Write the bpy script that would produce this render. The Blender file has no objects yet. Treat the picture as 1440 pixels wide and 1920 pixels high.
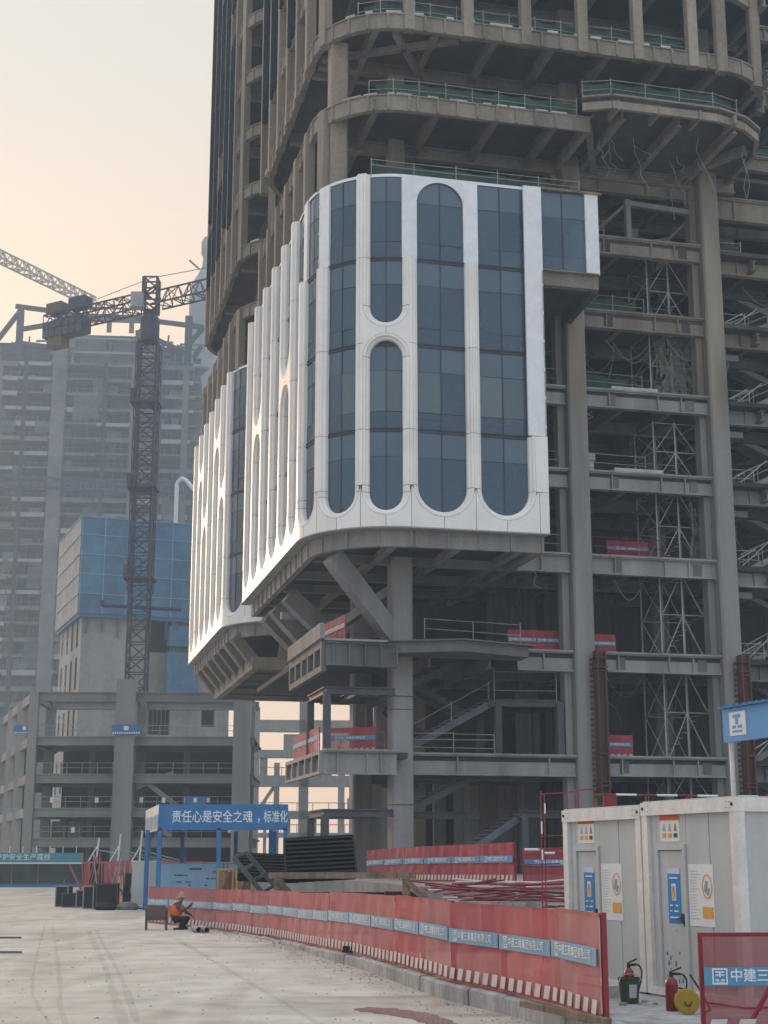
import bpy, bmesh, math, random
from mathutils import Vector, Matrix
random.seed(7)
R = math.radians
scene = bpy.context.scene
COL = scene.collection

# ------------------------------------------------------------------ camera
cd = bpy.data.cameras.new('camera'); cam = bpy.data.objects.new('camera', cd); COL.objects.link(cam)
cd.sensor_fit = 'HORIZONTAL'; cd.sensor_width = 36.0; cd.lens = 70.0
cd.clip_start = 0.2; cd.clip_end = 4000
cam.location = (0, 0, 2.0); cam.rotation_euler = (R(90) + math.atan(652 / 2800.), 0, 0)
scene.camera = cam
# ------------------------------------------------------------------ sky, sun, exposure
SUN_AZ, SUN_EL = -25.0, 11.0           # azimuth from the view axis (+Y), to the left
w = bpy.data.worlds.new('World'); scene.world = w; w.use_nodes = True
nt = w.node_tree; nt.nodes.clear()
wo = nt.nodes.new('ShaderNodeOutputWorld'); bg = nt.nodes.new('ShaderNodeBackground')
sky = nt.nodes.new('ShaderNodeTexSky'); sky.sky_type = 'NISHITA'; sky.sun_disc = False
sky.sun_elevation = R(SUN_EL); sky.sun_rotation = R(SUN_AZ); sky.altitude = 0
sky.air_density = 1.0; sky.dust_density = 3.0; sky.ozone_density = 1.0
# thick city haze: the dome is washed towards a pale veil, brightest overhead, warm round the low sun and cool away from it
SV = (math.sin(R(SUN_AZ))*math.cos(R(SUN_EL)), math.cos(R(SUN_AZ))*math.cos(R(SUN_EL)), math.sin(R(SUN_EL)))
tc = nt.nodes.new('ShaderNodeTexCoord'); sp = nt.nodes.new('ShaderNodeSeparateXYZ')
nt.links.new(tc.outputs['Generated'], sp.inputs[0])
def wramp(stops):
    r = nt.nodes.new('ShaderNodeValToRGB'); r.color_ramp.interpolation = 'EASE'
    el = r.color_ramp.elements
    el[0].position, el[0].color = stops[0][0], (*stops[0][1], 1); el[1].position, el[1].color = stops[-1][0], (*stops[-1][1], 1)
    for p_, c_ in stops[1:-1]: q_ = el.new(p_); q_.color = (*c_, 1)
    nt.links.new(sp.outputs[2], r.inputs[0]); return r
warm = wramp([(0,(9.4,5.3,2.5)),(.12,(9.4,5.6,3.0)),(.3,(8.5,6.0,4.1)),(.52,(6.2,5.7,5.0)),(.75,(7.6,7.9,8.2)),(1,(10.5,11.2,12.0))])
cool = wramp([(0,(5.6,5.5,5.4)),(.12,(5.9,6.0,6.2)),(.3,(5.9,6.25,6.7)),(.52,(6.2,6.7,7.3)),(.75,(7.6,8.1,8.7)),(1,(10.5,11.2,12.0))])
dt = nt.nodes.new('ShaderNodeVectorMath'); dt.operation = 'DOT_PRODUCT'; dt.inputs[1].default_value = SV
nt.links.new(tc.outputs['Generated'], dt.inputs[0])
mr = nt.nodes.new('ShaderNodeMapRange'); mr.interpolation_type = 'SMOOTHSTEP'; mr.inputs[1].default_value = -.1; mr.inputs[2].default_value = .8
nt.links.new(dt.outputs['Value'], mr.inputs[0])
m0 = nt.nodes.new('ShaderNodeMix'); m0.data_type = 'RGBA'
nt.links.new(mr.outputs[0], m0.inputs[0]); nt.links.new(cool.outputs[0], m0.inputs[6]); nt.links.new(warm.outputs[0], m0.inputs[7])
mx = nt.nodes.new('ShaderNodeMix'); mx.data_type = 'RGBA'; mx.inputs[0].default_value = 0.92
nt.links.new(sky.outputs[0], mx.inputs[6]); nt.links.new(m0.outputs[2], mx.inputs[7])
nt.links.new(mx.outputs[2], bg.inputs[0]); bg.inputs[1].default_value = 0.125
nt.links.new(bg.outputs[0], wo.inputs[0])
sd = bpy.data.lights.new('sun', 'SUN'); sun = bpy.data.objects.new('sun', sd); COL.objects.link(sun)
sd.energy = 1.9; sd.angle = R(8.0); sd.color = (1.0, 0.60, 0.31)
sdir = Vector((math.sin(R(SUN_AZ)) * math.cos(R(SUN_EL)), math.cos(R(SUN_AZ)) * math.cos(R(SUN_EL)), math.sin(R(SUN_EL))))
sun.rotation_euler = (-sdir).to_track_quat('-Z', 'Y').to_euler(); sun.location = (-60, 60, 60)
vs = scene.view_settings; vs.view_transform = 'Standard'; vs.look = 'None'; vs.gamma = 1; vs.exposure = 0.22
vs.use_curve_mapping = False
scene.cycles.use_denoising = True
scene.cycles.max_bounces = 6; scene.cycles.volume_bounces = 1; scene.cycles.transparent_max_bounces = 12
scene.cycles.volume_step_rate = 4; scene.cycles.sample_clamp_indirect = 6

# ------------------------------------------------------------------ helpers
class MB:
    def __init__(s): s.v = []; s.f = []; s.marks = []
    def add(s, vs, fs):
        b = len(s.v); s.marks.append((b, len(s.f))); s.v += [tuple(p) for p in vs]; s.f += [tuple(b + i for i in q) for q in fs]; return s
    def box(s, x0, x1, y0, y1, z0, z1):
        return s.add([(x0,y0,z0),(x1,y0,z0),(x1,y1,z0),(x0,y1,z0),(x0,y0,z1),(x1,y0,z1),(x1,y1,z1),(x0,y1,z1)],
                     [(0,3,2,1),(4,5,6,7),(0,1,5,4),(1,2,6,5),(2,3,7,6),(3,0,4,7)])
    def bar(s, p, q, wd, ht, up=(0,0,1)):
        p = Vector(p); q = Vector(q); d = (q - p).normalized(); up = Vector(up)
        if abs(d.dot(up)) > .99: up = Vector((0,1,0))
        a = d.cross(up).normalized() * wd / 2; b = a.cross(d).normalized() * ht / 2
        vs = [p-a-b, p+a-b, p+a+b, p-a+b, q-a-b, q+a-b, q+a+b, q-a+b]
        return s.add(vs, [(0,1,2,3),(7,6,5,4),(0,4,5,1),(1,5,6,2),(2,6,7,3),(3,7,4,0)])
    def ibeam(s, p, q, wd, ht, tf=.06, tw=.05, up=(0,0,1)):
        p = Vector(p); q = Vector(q); d = (q - p).normalized(); u = Vector(up)
        if abs(d.dot(u)) > .99: u = Vector((0,1,0))
        a = d.cross(u).normalized(); b = a.cross(d).normalized()
        # I outline as one closed prism
        hw, hh = wd/2, ht/2
        prof = [(-hw,-hh),(hw,-hh),(hw,-hh+tf),(tw/2,-hh+tf),(tw/2,hh-tf),(hw,hh-tf),(hw,hh),(-hw,hh),(-hw,hh-tf),(-tw/2,hh-tf),(-tw/2,-hh+tf),(-hw,-hh+tf)]
        n = len(prof); vs = [p + a*x + b*y for x, y in prof] + [q + a*x + b*y for x, y in prof]
        fs = [(i, (i+1) % n, n + (i+1) % n, n + i) for i in range(n)]
        for o in (0, n):
            fs += [(o, o+1, o+2, o+3, o+10, o+11), (o+3, o+4, o+9, o+10), (o+4, o+5, o+6, o+7, o+8, o+9)]
        return s.add(vs, fs)
    def tube(s, p, q, r, n=6, r2=None, cap=True):
        p = Vector(p); q = Vector(q); d = (q - p).normalized(); r2 = r if r2 is None else r2
        u = Vector((0,0,1)) if abs(d.z) < .95 else Vector((1,0,0))
        a = d.cross(u).normalized(); b = a.cross(d)
        vs = [p + (a*math.cos(t) + b*math.sin(t))*r for t in [2*math.pi*i/n for i in range(n)]]
        vs += [q + (a*math.cos(t) + b*math.sin(t))*r2 for t in [2*math.pi*i/n for i in range(n)]]
        fs = [(i, (i+1) % n, n + (i+1) % n, n + i) for i in range(n)]
        if cap: fs += [tuple(range(n)), tuple(range(2*n-1, n-1, -1))]
        return s.add(vs, fs)
    def path(s, pts, r, n=6):
        for a, b in zip(pts, pts[1:]): s.tube(a, b, r, n)
        return s
    def prism(s, poly, z0, z1):
        n = len(poly); vs = [(x, y, z0) for x, y in poly] + [(x, y, z1) for x, y in poly]
        return s.add(vs, [tuple(range(n-1, -1, -1)), tuple(range(n, 2*n))] + [(i, (i+1) % n, n + (i+1) % n, n + i) for i in range(n)])
    def lathe(s, prof, c=(0,0,0), n=20, axis='z'):
        vs = []; m = len(prof)
        for k in range(n):
            t = 2*math.pi*k/n
            for r, z in prof:
                x, y = r*math.cos(t), r*math.sin(t)
                vs.append((c[0]+x, c[1]+y, c[2]+z) if axis == 'z' else (c[0]+x, c[1]+z, c[2]+y))
        fs = []
        for k in range(n):
            for i in range(m-1):
                a = k*m+i; b = ((k+1) % n)*m+i; fs.append((a, b, b+1, a+1))
        return s.add(vs, fs)
    def strip(s, A, B):      # quads between two polylines
        n = len(A); b = len(s.v); s.v += [tuple(p) for p in A] + [tuple(p) for p in B]
        s.f += [(b+i, b+i+1, b+n+i+1, b+n+i) for i in range(n-1)]; return s
    def each(s, name, m, parent=None, **k):          # every added shape becomes an object of its own
        for (v0, f0), (v1, f1) in zip(s.marks, s.marks[1:]+[(len(s.v), len(s.f))]):
            q = MB(); q.v = s.v[v0:v1]; q.f = [tuple(i-v0 for i in t) for t in s.f[f0:f1]]; q.build(name, m, parent, **k)
    def mesh(s, name, m=None, smooth=False, ang=38):
        me = bpy.data.meshes.new(name); me.from_pydata(s.v, [], s.f)
        bm = bmesh.new(); bm.from_mesh(me); bmesh.ops.recalc_face_normals(bm, faces=bm.faces)
        if smooth: bmesh.ops.remove_doubles(bm, verts=bm.verts, dist=1e-4)
        bm.to_mesh(me); bm.free()
        if m: me.materials.append(m)
        if smooth:
            me.polygons.foreach_set('use_smooth', [True]*len(me.polygons))
            me.set_sharp_from_angle(angle=R(ang))
        return me
    def build(s, name, m, parent=None, smooth=False, ang=38, **k):
        return link(name, s.mesh(name, m, smooth, ang), parent, **k)
def link(name, me, parent=None, loc=None, rot=None, label=None, cat=None, group=None, kind=None):
    o = bpy.data.objects.new(name, me); COL.objects.link(o)
    if parent: o.parent = parent
    if loc: o.location = loc
    if rot: o.rotation_euler = rot
    if label: o['label'] = label
    if cat: o['category'] = cat
    if group: o['group'] = group
    if kind: o['kind'] = kind
    return o
def thing(name, label, cat, loc=(0,0,0), rz=0, group=None, kind=None):
    return link(name, None, None, loc, (0,0,rz), label, cat, group, kind)
def box(name, m, parent, x0, x1, y0, y1, z0, z1, **k): return MB().box(x0,x1,y0,y1,z0,z1).build(name, m, parent, **k)

# ------------------------------------------------------------------ materials
def mat(name, col, rough=.8, metal=0., var=.18, scale=1.2, col2=None, fine=14., bump=.0, spec=.4, streak=False, alpha=None, trans=None):
    m = bpy.data.materials.new(name); m.use_nodes = True; n = m.node_tree; b = n.nodes['Principled BSDF']
    L = n.links.new
    b.inputs['Roughness'].default_value = rough; b.inputs['Metallic'].default_value = metal
    b.inputs['Specular IOR Level'].default_value = spec
    t = n.nodes.new('ShaderNodeTexCoord'); mp = n.nodes.new('ShaderNodeMapping'); L(t.outputs['Object'], mp.inputs[0])
    if streak: mp.inputs['Scale'].default_value = (1, 1, .12)
    n1 = n.nodes.new('ShaderNodeTexNoise'); n1.inputs['Scale'].default_value = scale; n1.inputs['Detail'].default_value = 5; n1.inputs['Roughness'].default_value = .65
    n2 = n.nodes.new('ShaderNodeTexNoise'); n2.inputs['Scale'].default_value = fine; n2.inputs['Detail'].default_value = 3
    L(mp.outputs[0], n1.inputs[0]); L(t.outputs['Object'], n2.inputs[0])
    ad = n.nodes.new('ShaderNodeMath'); ad.operation = 'MULTIPLY_ADD'; ad.inputs[1].default_value = .35; L(n2.outputs[0], ad.inputs[0]); L(n1.outputs[0], ad.inputs[2])
    r = n.nodes.new('ShaderNodeMapRange'); r.inputs[1].default_value = .45; r.inputs[2].default_value = .95; L(ad.outputs[0], r.inputs[0])
    mxn = n.nodes.new('ShaderNodeMix'); mxn.data_type = 'RGBA'
    c2 = col2 or tuple(c*(1-var*2) for c in col)
    mxn.inputs[6].default_value = (*[min(1, c*(1+var*.6)) for c in col], 1); mxn.inputs[7].default_value = (*c2, 1)
    # every object gets its own slight shift of tone
    oi = n.nodes.new('ShaderNodeObjectInfo'); hs = n.nodes.new('ShaderNodeHueSaturation'); vr = n.nodes.new('ShaderNodeMapRange')
    vr.inputs[3].default_value = 1-var*.45; vr.inputs[4].default_value = 1+var*.45
    L(oi.outputs['Random'], vr.inputs[0]); L(vr.outputs[0], hs.inputs['Value']); L(r.outputs[0], mxn.inputs[0]); L(mxn.outputs[2], hs.inputs['Color'])
    L(hs.outputs[0], b.inputs['Base Color'])
    if bump:
        bp = n.nodes.new('ShaderNodeBump'); bp.inputs['Strength'].default_value = bump; bp.inputs['Distance'].default_value = .02
        L(ad.outputs[0], bp.inputs['Height']); L(bp.outputs[0], b.inputs['Normal'])
    if alpha is not None: b.inputs['Alpha'].default_value = alpha
    return m
M = {}
M['concrete'] = mat('concrete', (.30,.285,.265), .9, var=.25, scale=.7, bump=.3, streak=True)
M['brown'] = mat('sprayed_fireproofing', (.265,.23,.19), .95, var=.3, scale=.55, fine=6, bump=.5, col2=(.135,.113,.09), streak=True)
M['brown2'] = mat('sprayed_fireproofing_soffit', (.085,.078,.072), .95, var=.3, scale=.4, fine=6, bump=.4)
M['grey'] = mat('grey_steel_paint', (.285,.29,.296), .7, var=.22, scale=.6, streak=True, col2=(.155,.15,.14))
M['greydark'] = mat('dark_steel_paint', (.075,.085,.10), .6, var=.25, scale=1.2)
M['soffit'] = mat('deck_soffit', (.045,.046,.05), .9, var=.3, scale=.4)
M['white'] = mat('white_aluminium', (.80,.775,.745), .42, var=.075, scale=.5, spec=.5)
M['silver'] = mat('silver_backing', (.74,.75,.78), .35, metal=.1, var=.08, scale=1.5)
M['mullion'] = mat('dark_mullion', (.03,.036,.045), .4, var=.1)
M['darkglass'] = mat('dark_tower_glass', (.012,.022,.036), .8, var=.3, scale=.15, spec=.0)
M['net'] = mat('green_safety_net', (.03,.075,.055), .95, var=.35, scale=1.4, alpha=.9)
M['rail'] = mat('galvanised_rail', (.34,.34,.34), .6, metal=.2, var=.2)
M['scaf'] = mat('scaffold_tube', (.46,.45,.43), .5, metal=.1, var=.2)
M['redrail'] = mat('red_rail', (.24,.03,.042), .5, var=.2)
M['rust'] = mat('rusted_steel', (.13,.055,.032), .9, var=.4, scale=1.3, col2=(.05,.028,.02), bump=.3, streak=True)
M['redmesh'] = mat('red_fence_mesh', (.40,.07,.085), .8, var=.2, scale=3.2, col2=(.28,.045,.06), streak=True, alpha=.86)
M['redmeshfadedlit'] = mat('faded_and_sunlit_red_fence_mesh', (.40,.125,.13), .85, var=.22, scale=3.2, col2=(.36,.12,.125), streak=True, alpha=.9)
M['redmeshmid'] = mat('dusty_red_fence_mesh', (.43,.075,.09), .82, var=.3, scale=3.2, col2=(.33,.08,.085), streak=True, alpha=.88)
M['bannermid'] = mat('dusty_blue_banner', (.17,.34,.48), .72, var=.12)
M['blueside'] = mat('pale_grey_fascia', (.60,.60,.60), .7, var=.1)  # even pale grey for the shed's left side
M['redthin'] = mat('thin_red_fence_mesh', (.30,.03,.045), .8, var=.2, alpha=.72)
M['redframe'] = mat('red_fence_frame', (.26,.02,.035), .5, var=.2)
M['banner'] = mat('blue_banner', (.10,.28,.47), .7, var=.12)
M['bannerf'] = mat('faded_and_sunlit_blue_banner', (.26,.42,.53), .75, var=.12)
M['letter'] = mat('white_lettering', (.72,.76,.80), .7, var=.05)
M['stripe'] = mat('white_stripe', (.62,.55,.54), .8, var=.12)
M['kerb'] = mat('concrete_kerb', (.36,.37,.37), .9, var=.3, scale=2, bump=.5, streak=True)
M['cabin'] = mat('cabin_panel', (.50,.53,.53), .55, var=.06, scale=1.3, streak=True, col2=(.42,.43,.41))
M['cabinframe'] = mat('cabin_frame', (.74,.73,.71), .5, var=.06, scale=3, col2=(.55,.52,.47))
M['blue'] = mat('blue_paint', (.035,.16,.38), .5, var=.12)
M['skyblue'] = mat('sky_blue_fascia', (.10,.30,.58), .5, var=.06)
M['bluepanel'] = mat('pale_blue_board', (.22,.36,.52), .7, var=.12)
M['black'] = mat('black_rubber', (.02,.02,.022), .7, var=.2)
M['decking'] = mat('black_steel_deck', (.008,.010,.013), .55, var=.3, scale=1.5, spec=.2)
M['timber'] = mat('weathered_timber', (.22,.165,.115), .9, var=.35, scale=3, streak=True)
M['yellow'] = mat('yellow_paint', (.42,.29,.045), .6, var=.2)
M['paper'] = mat('white_paper', (.75,.74,.72), .8, var=.05)
M['posterblue'] = mat('poster_blue', (.02,.22,.50), .5, var=.06)
M['posterred'] = mat('poster_red', (.62,.12,.05), .6, var=.06)
M['posterorange'] = mat('poster_orange', (.72,.36,.06), .6, var=.06)
M['posterlilac'] = mat('poster_lilac', (.60,.60,.78), .6, var=.06)
M['postertext'] = mat('poster_text_grey', (.40,.42,.46), .8, var=.05)
M['extred'] = mat('extinguisher_red', (.20,.018,.022), .35, var=.15, spec=.5)
M['bucket'] = mat('green_bucket', (.035,.07,.03), .5, var=.2)
M['formblue'] = mat('blue_climbing_screen', (.075,.19,.30), .75, var=.22, scale=.35, fine=3)
M['core'] = mat('raw_core_concrete', (.35,.34,.325), .95, var=.2, scale=.22, fine=2, streak=True)
M['far'] = mat('far_frame_concrete', (.15,.15,.148), .95, var=.35, scale=.15)
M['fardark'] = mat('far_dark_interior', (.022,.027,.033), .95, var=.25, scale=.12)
M['crane'] = mat('crane_steel', (.03,.032,.065), .6, var=.2)
M['cranefar'] = mat('far_crane_steel', (.30,.25,.20), .7, var=.2)
M['darkgreen'] = mat('dark_green_hoarding', (.055,.075,.065), .8, var=.25, scale=.5)
M['teal'] = mat('teal_banner', (.06,.26,.33), .7, var=.1)
M['orange'] = mat('orange_vest', (.85,.16,.03), .8, var=.15)
M['cloth'] = mat('grey_cloth', (.075,.075,.085), .9, var=.25, scale=6)
M['trousers'] = mat('black_trousers', (.025,.027,.032), .9, var=.2, scale=6)
M['skin'] = mat('skin', (.36,.20,.14), .6, var=.1)
M['hat'] = mat('straw_hat', (.36,.30,.18), .8, var=.15)
M['wicker'] = mat('brown_chair', (.10,.085,.075), .7, var=.2)
M['cable'] = mat('cable', (.03,.03,.03), .6, var=.2)
M['sack'] = mat('grey_sacking', (.20,.195,.185), .95, var=.3, scale=3)
M['brick'] = mat('white_block', (.50,.50,.48), .9, var=.2)
M['shutter'] = mat('pale_corrugated', (.33,.34,.35), .7, var=.15)
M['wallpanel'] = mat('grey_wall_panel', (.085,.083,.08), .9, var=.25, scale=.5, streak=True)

def glass_mat(nm, c0, c1, clear):
    m = bpy.data.materials.new(nm); m.use_nodes = True; n = m.node_tree; L = n.links.new
    b = n.nodes['Principled BSDF']; o = n.nodes['Material Output']
    b.inputs['Roughness'].default_value = .03
    b.inputs['Specular IOR Level'].default_value = .6; b.inputs['IOR'].default_value = 1.55
    oi = n.nodes.new('ShaderNodeObjectInfo'); r = n.nodes.new('ShaderNodeValToRGB')
    r.color_ramp.elements[0].color = (*c0,1); r.color_ramp.elements[1].color = (*c1,1)
    L(oi.outputs['Random'], r.inputs[0]); L(r.outputs[0], b.inputs['Base Color'])
    t = n.nodes.new('ShaderNodeTexCoord'); nz = n.nodes.new('ShaderNodeTexNoise'); nz.inputs['Scale'].default_value = .5
    bp = n.nodes.new('ShaderNodeBump'); bp.inputs['Strength'].default_value = .06; bp.inputs['Distance'].default_value = .3
    L(t.outputs['Object'], nz.inputs[0]); L(nz.outputs[0], bp.inputs['Height']); L(bp.outputs[0], b.inputs['Normal'])
    tr = n.nodes.new('ShaderNodeBsdfTransparent'); tr.inputs[0].default_value = (.50,.70,.85,1)
    ms = n.nodes.new('ShaderNodeMixShader'); ms.inputs[0].default_value = clear
    L(b.outputs[0], ms.inputs[1]); L(tr.outputs[0], ms.inputs[2]); L(ms.outputs[0], o.inputs[0])
    return m
M['glass'] = glass_mat('blue_vision_glass', (.038,.088,.142), (.066,.128,.185), .28)
M['spandrelglass'] = glass_mat('spandrel_glass', (.055,.105,.15), (.075,.13,.175), .1)
M['reflectglass'] = glass_mat('glass_tinted_for_reflection', (.085,.135,.16), (.12,.175,.195), .2)  # lighter tint paints reflected light into the panes; no blinds behind

_txt = {}
def text_mesh(s, size, m, spacing=1.0, bold=.0, align='LEFT'):
    key = (s, size, m.name, spacing, bold, align)
    if key in _txt: return _txt[key]
    cu = bpy.data.curves.new('lettering', 'FONT'); cu.body = s; cu.size = size; cu.space_character = spacing
    cu.align_x = align; cu.align_y = 'CENTER'; cu.resolution_u = 2; cu.fill_mode = 'FRONT'; cu.extrude = 0
    o = bpy.data.objects.new('lettering', cu); COL.objects.link(o)
    bpy.context.view_layer.update()
    me = bpy.data.meshes.new_from_object(o.evaluated_get(bpy.context.evaluated_depsgraph_get()))
    bpy.data.objects.remove(o); bpy.data.curves.remove(cu)
    if bold:                                          # heavier strokes: the glyphs laid over themselves, slightly shifted
        v = [tuple(q.co) for q in me.vertices]; f = [tuple(q.vertices) for q in me.polygons]; vv = []; ff = []
        for k, (dx, dy) in enumerate(((0,0),(bold,0),(-bold,0),(0,bold*.8),(0,-bold*.8))):
            b = len(vv); vv += [(x+dx, y+dy, z+k*.0006) for x, y, z in v]; ff += [tuple(b+i for i in q) for q in f]
        me = bpy.data.meshes.new('lettering'); me.from_pydata(vv, [], ff)
    me.materials.clear(); me.materials.append(m); _txt[key] = me
    return me
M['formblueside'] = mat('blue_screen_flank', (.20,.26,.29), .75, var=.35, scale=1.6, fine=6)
M['cranedark'] = mat('crane_counterweight', (.06,.07,.085), .8, var=.15)
M['cranebox'] = mat('ochre_steel', (.13,.09,.06), .8, var=.2)
M['farlight'] = mat('far_pale_concrete', (.27,.28,.29), .95, var=.15, scale=.1)

def column_mat():
    """grey paint on the lower shaft, brown sprayed fireproofing above, with a ragged overspray edge"""
    m = mat('painted_and_sprayed_column', (.268,.27,.272), .8, var=.2, scale=.6, streak=True, col2=(.175,.168,.155), bump=.2)
    n = m.node_tree; L = n.links.new; b = n.nodes['Principled BSDF']; src = b.inputs['Base Color'].links[0].from_socket
    t = n.nodes.new('ShaderNodeTexCoord'); sp_ = n.nodes.new('ShaderNodeSeparateXYZ'); L(t.outputs['Object'], sp_.inputs[0])
    nz = n.nodes.new('ShaderNodeTexNoise'); nz.inputs['Scale'].default_value = 1.1; L(t.outputs['Object'], nz.inputs[0])
    ad = n.nodes.new('ShaderNodeMath'); ad.operation = 'MULTIPLY_ADD'; ad.inputs[1].default_value = 3.0; L(nz.outputs[0], ad.inputs[0]); L(sp_.outputs[2], ad.inputs[2])
    r = n.nodes.new('ShaderNodeMapRange'); r.inputs[1].default_value = 25.3; r.inputs[2].default_value = 28.2; L(ad.outputs[0], r.inputs[0])
    n2 = n.nodes.new('ShaderNodeTexNoise'); n2.inputs['Scale'].default_value = .8; n2.inputs['Detail'].default_value = 5
    mp = n.nodes.new('ShaderNodeMapping'); mp.inputs['Scale'].default_value = (1,1,.15); L(t.outputs['Object'], mp.inputs[0]); L(mp.outputs[0], n2.inputs[0])
    cr_ = n.nodes.new('ShaderNodeValToRGB'); cr_.color_ramp.elements[0].position = .3; cr_.color_ramp.elements[1].position = .7
    cr_.color_ramp.elements[0].color = (.155,.13,.102,1); cr_.color_ramp.elements[1].color = (.30,.258,.21,1); L(n2.outputs[0], cr_.inputs[0])
    x = n.nodes.new('ShaderNodeMix'); x.data_type = 'RGBA'; L(r.outputs[0], x.inputs[0]); L(src, x.inputs[6]); L(cr_.outputs[0], x.inputs[7])
    L(x.outputs[2], b.inputs['Base Color']); return m
M['colmix'] = column_mat()
M['redmeshdirty'] = mat('dirt_streaked_fence_mesh', (.40,.095,.105), .85, var=.25, scale=2.0, col2=(.30,.14,.13), streak=True, alpha=.86)
M['farnet'] = mat('far_netting', (.10,.115,.12), .95, var=.3, scale=.4, alpha=.7)
M['joistbrown'] = mat('sprayed_joist', (.225,.20,.17), .95, var=.25, scale=.5, fine=6, bump=.3)
M['joistgrey'] = mat('grey_joist', (.19,.19,.19), .85, var=.25, scale=.6)
M['terrace'] = mat('terrace_steel', (.16,.16,.158), .8, var=.25, scale=.7, streak=True)
M['stairsteel'] = mat('blue_grey_stair_steel', (.115,.135,.16), .6, var=.2)
M['midframe'] = mat('haze_paled_grey_frame', (.27,.265,.255), .9, var=.2, scale=.2, streak=True)  # lightened so that distance haze is put into the frame's colour
# ================================================================== ground
def ground_mat():
    m = bpy.data.materials.new('dusty_concrete_road'); m.use_nodes = True; n = m.node_tree; L = n.links.new; b = n.nodes['Principled BSDF']
    b.inputs['Roughness'].default_value = .92; b.inputs['Specular IOR Level'].default_value = .2
    t = n.nodes.new('ShaderNodeTexCoord')
    def noise(sc, det=5, stretch=None, dist=0):
        x = n.nodes.new('ShaderNodeTexNoise'); x.inputs['Scale'].default_value = sc; x.inputs['Detail'].default_value = det; x.inputs['Distortion'].default_value = dist
        if stretch:
            mp = n.nodes.new('ShaderNodeMapping'); mp.inputs['Scale'].default_value = stretch; mp.inputs['Rotation'].default_value = (0,0,R(-12))
            L(t.outputs['Object'], mp.inputs[0]); L(mp.outputs[0], x.inputs[0])
        else: L(t.outputs['Object'], x.inputs[0])
        return x.outputs[0]
    def ramp(src, a, bb, c0, c1):
        r = n.nodes.new('ShaderNodeValToRGB'); r.color_ramp.elements[0].position = a; r.color_ramp.elements[1].position = bb
        r.color_ramp.elements[0].color = (*c0,1); r.color_ramp.elements[1].color = (*c1,1); L(src, r.inputs[0]); return r.outputs[0]
    def mul(a, c):
        x = n.nodes.new('ShaderNodeMix'); x.data_type = 'RGBA'; x.blend_type = 'MULTIPLY'; x.inputs[0].default_value = 1; L(a, x.inputs[6]); L(c, x.inputs[7]); return x.outputs[2]
    base = ramp(noise(.16), .3, .7, (.52,.475,.415), (.65,.60,.53))
    base = mul(base, ramp(noise(1.3, 6), .32, .62, (.78,.77,.76), (1,1,1)))
    base = mul(base, ramp(noise(.5, 4, (1,.16,1), .6), .30, .5, (.74,.73,.72), (1,1,1)))       # long tyre-worn streaks
    base = mul(base, ramp(noise(22, 3), .3, .7, (.86,.86,.86), (1.04,1.04,1.04)))
    # narrow curved tyre tracks
    for (rz_, sc_, ds_, lo_) in ():
        wv = n.nodes.new('ShaderNodeTexWave'); wv.inputs['Scale'].default_value = sc_; wv.inputs['Distortion'].default_value = ds_; wv.inputs['Detail'].default_value = 1.5; wv.inputs['Detail Scale'].default_value = .5
        mq = n.nodes.new('ShaderNodeMapping'); mq.inputs['Rotation'].default_value = (0,0,R(rz_)); L(t.outputs['Object'], mq.inputs[0])
        mp = n.nodes.new('ShaderNodeMapping'); mp.inputs['Scale'].default_value = (1,.09,1); mp.inputs['Location'].default_value = (rz_*.37,0,0); L(mq.outputs[0], mp.inputs[0]); L(mp.outputs[0], wv.inputs[0])
        base = mul(base, ramp(wv.outputs[0], .0, .012, (lo_,lo_,lo_), (1,1,1)))
    base = mul(base, ramp(noise(.35, 6, (.35,1,1), 1.2), .28, .42, (.70,.69,.69), (1,1,1)))     # dark damp smears
    L(base, b.inputs['Base Color'])
    bp = n.nodes.new('ShaderNodeBump'); bp.inputs['Strength'].default_value = .35; bp.inputs['Distance'].default_value = .03
    L(noise(5, 8), bp.inputs['Height']); L(bp.outputs[0], b.inputs['Normal'])
    return m
M['ground'] = ground_mat()
gb = MB(); gb.add([(-700,-60,0),(700,-60,0),(700,1200,0),(-700,1200,0)], [(0,1,2,3)])
ground = gb.build('ground', M['ground'], kind='structure')
M['track'] = mat('tyre_track_dirt', (.25,.235,.215), .95, var=.3, scale=1.5, fine=9, alpha=.10)
for w_, t_ in zip((.07,.09,.16,.12,.18), [[(-11.8, 54.14), (-7.5, 33.63), (-5.69, 25.27), (-5.0, 22.49), (-4.0, 19.03)], [(-10.38, 48.46), (-5.73, 27.55), (-4.66, 22.49), (-3.76, 18.74)], [(-8.57, 44.85), (-5.44, 30.28), (-4.02, 23.35), (-3.01, 18.46)], [(-8.34, 44.85), (-4.66, 27.55), (-2.91, 18.74)], [(-5.41, 40.36), (-2.07, 25.27), (-0.49, 18.19)]]):
    p = [Vector(q) for q in t_]; c = []
    for i in range(len(p)-1):
        a, b, d, e_ = p[max(i-1,0)], p[i], p[i+1], p[min(i+2,len(p)-1)]
        for k in range(10):
            t = k/10; c.append(.5*((2*b)+(d-a)*t+(2*a-5*b+4*d-e_)*t*t+(3*b-a-3*d+e_)*t**3))
    L_, R_ = [], []
    for i, q in enumerate(c[:-1]):
        n = (c[i+1]-q).normalized(); n = Vector((-n.y, n.x)); j = w_*.5*random.uniform(.5,1.2)
        L_.append((q.x+n.x*j, q.y+n.y*j, .004)); R_.append((q.x-n.x*j, q.y-n.y*j, .004))
    MB().strip(L_, R_).build('tyre_track', M['track'], ground)
M['soil'] = mat('site_soil', (.30,.265,.22), .95, var=.3, scale=.8, bump=.6)
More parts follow.
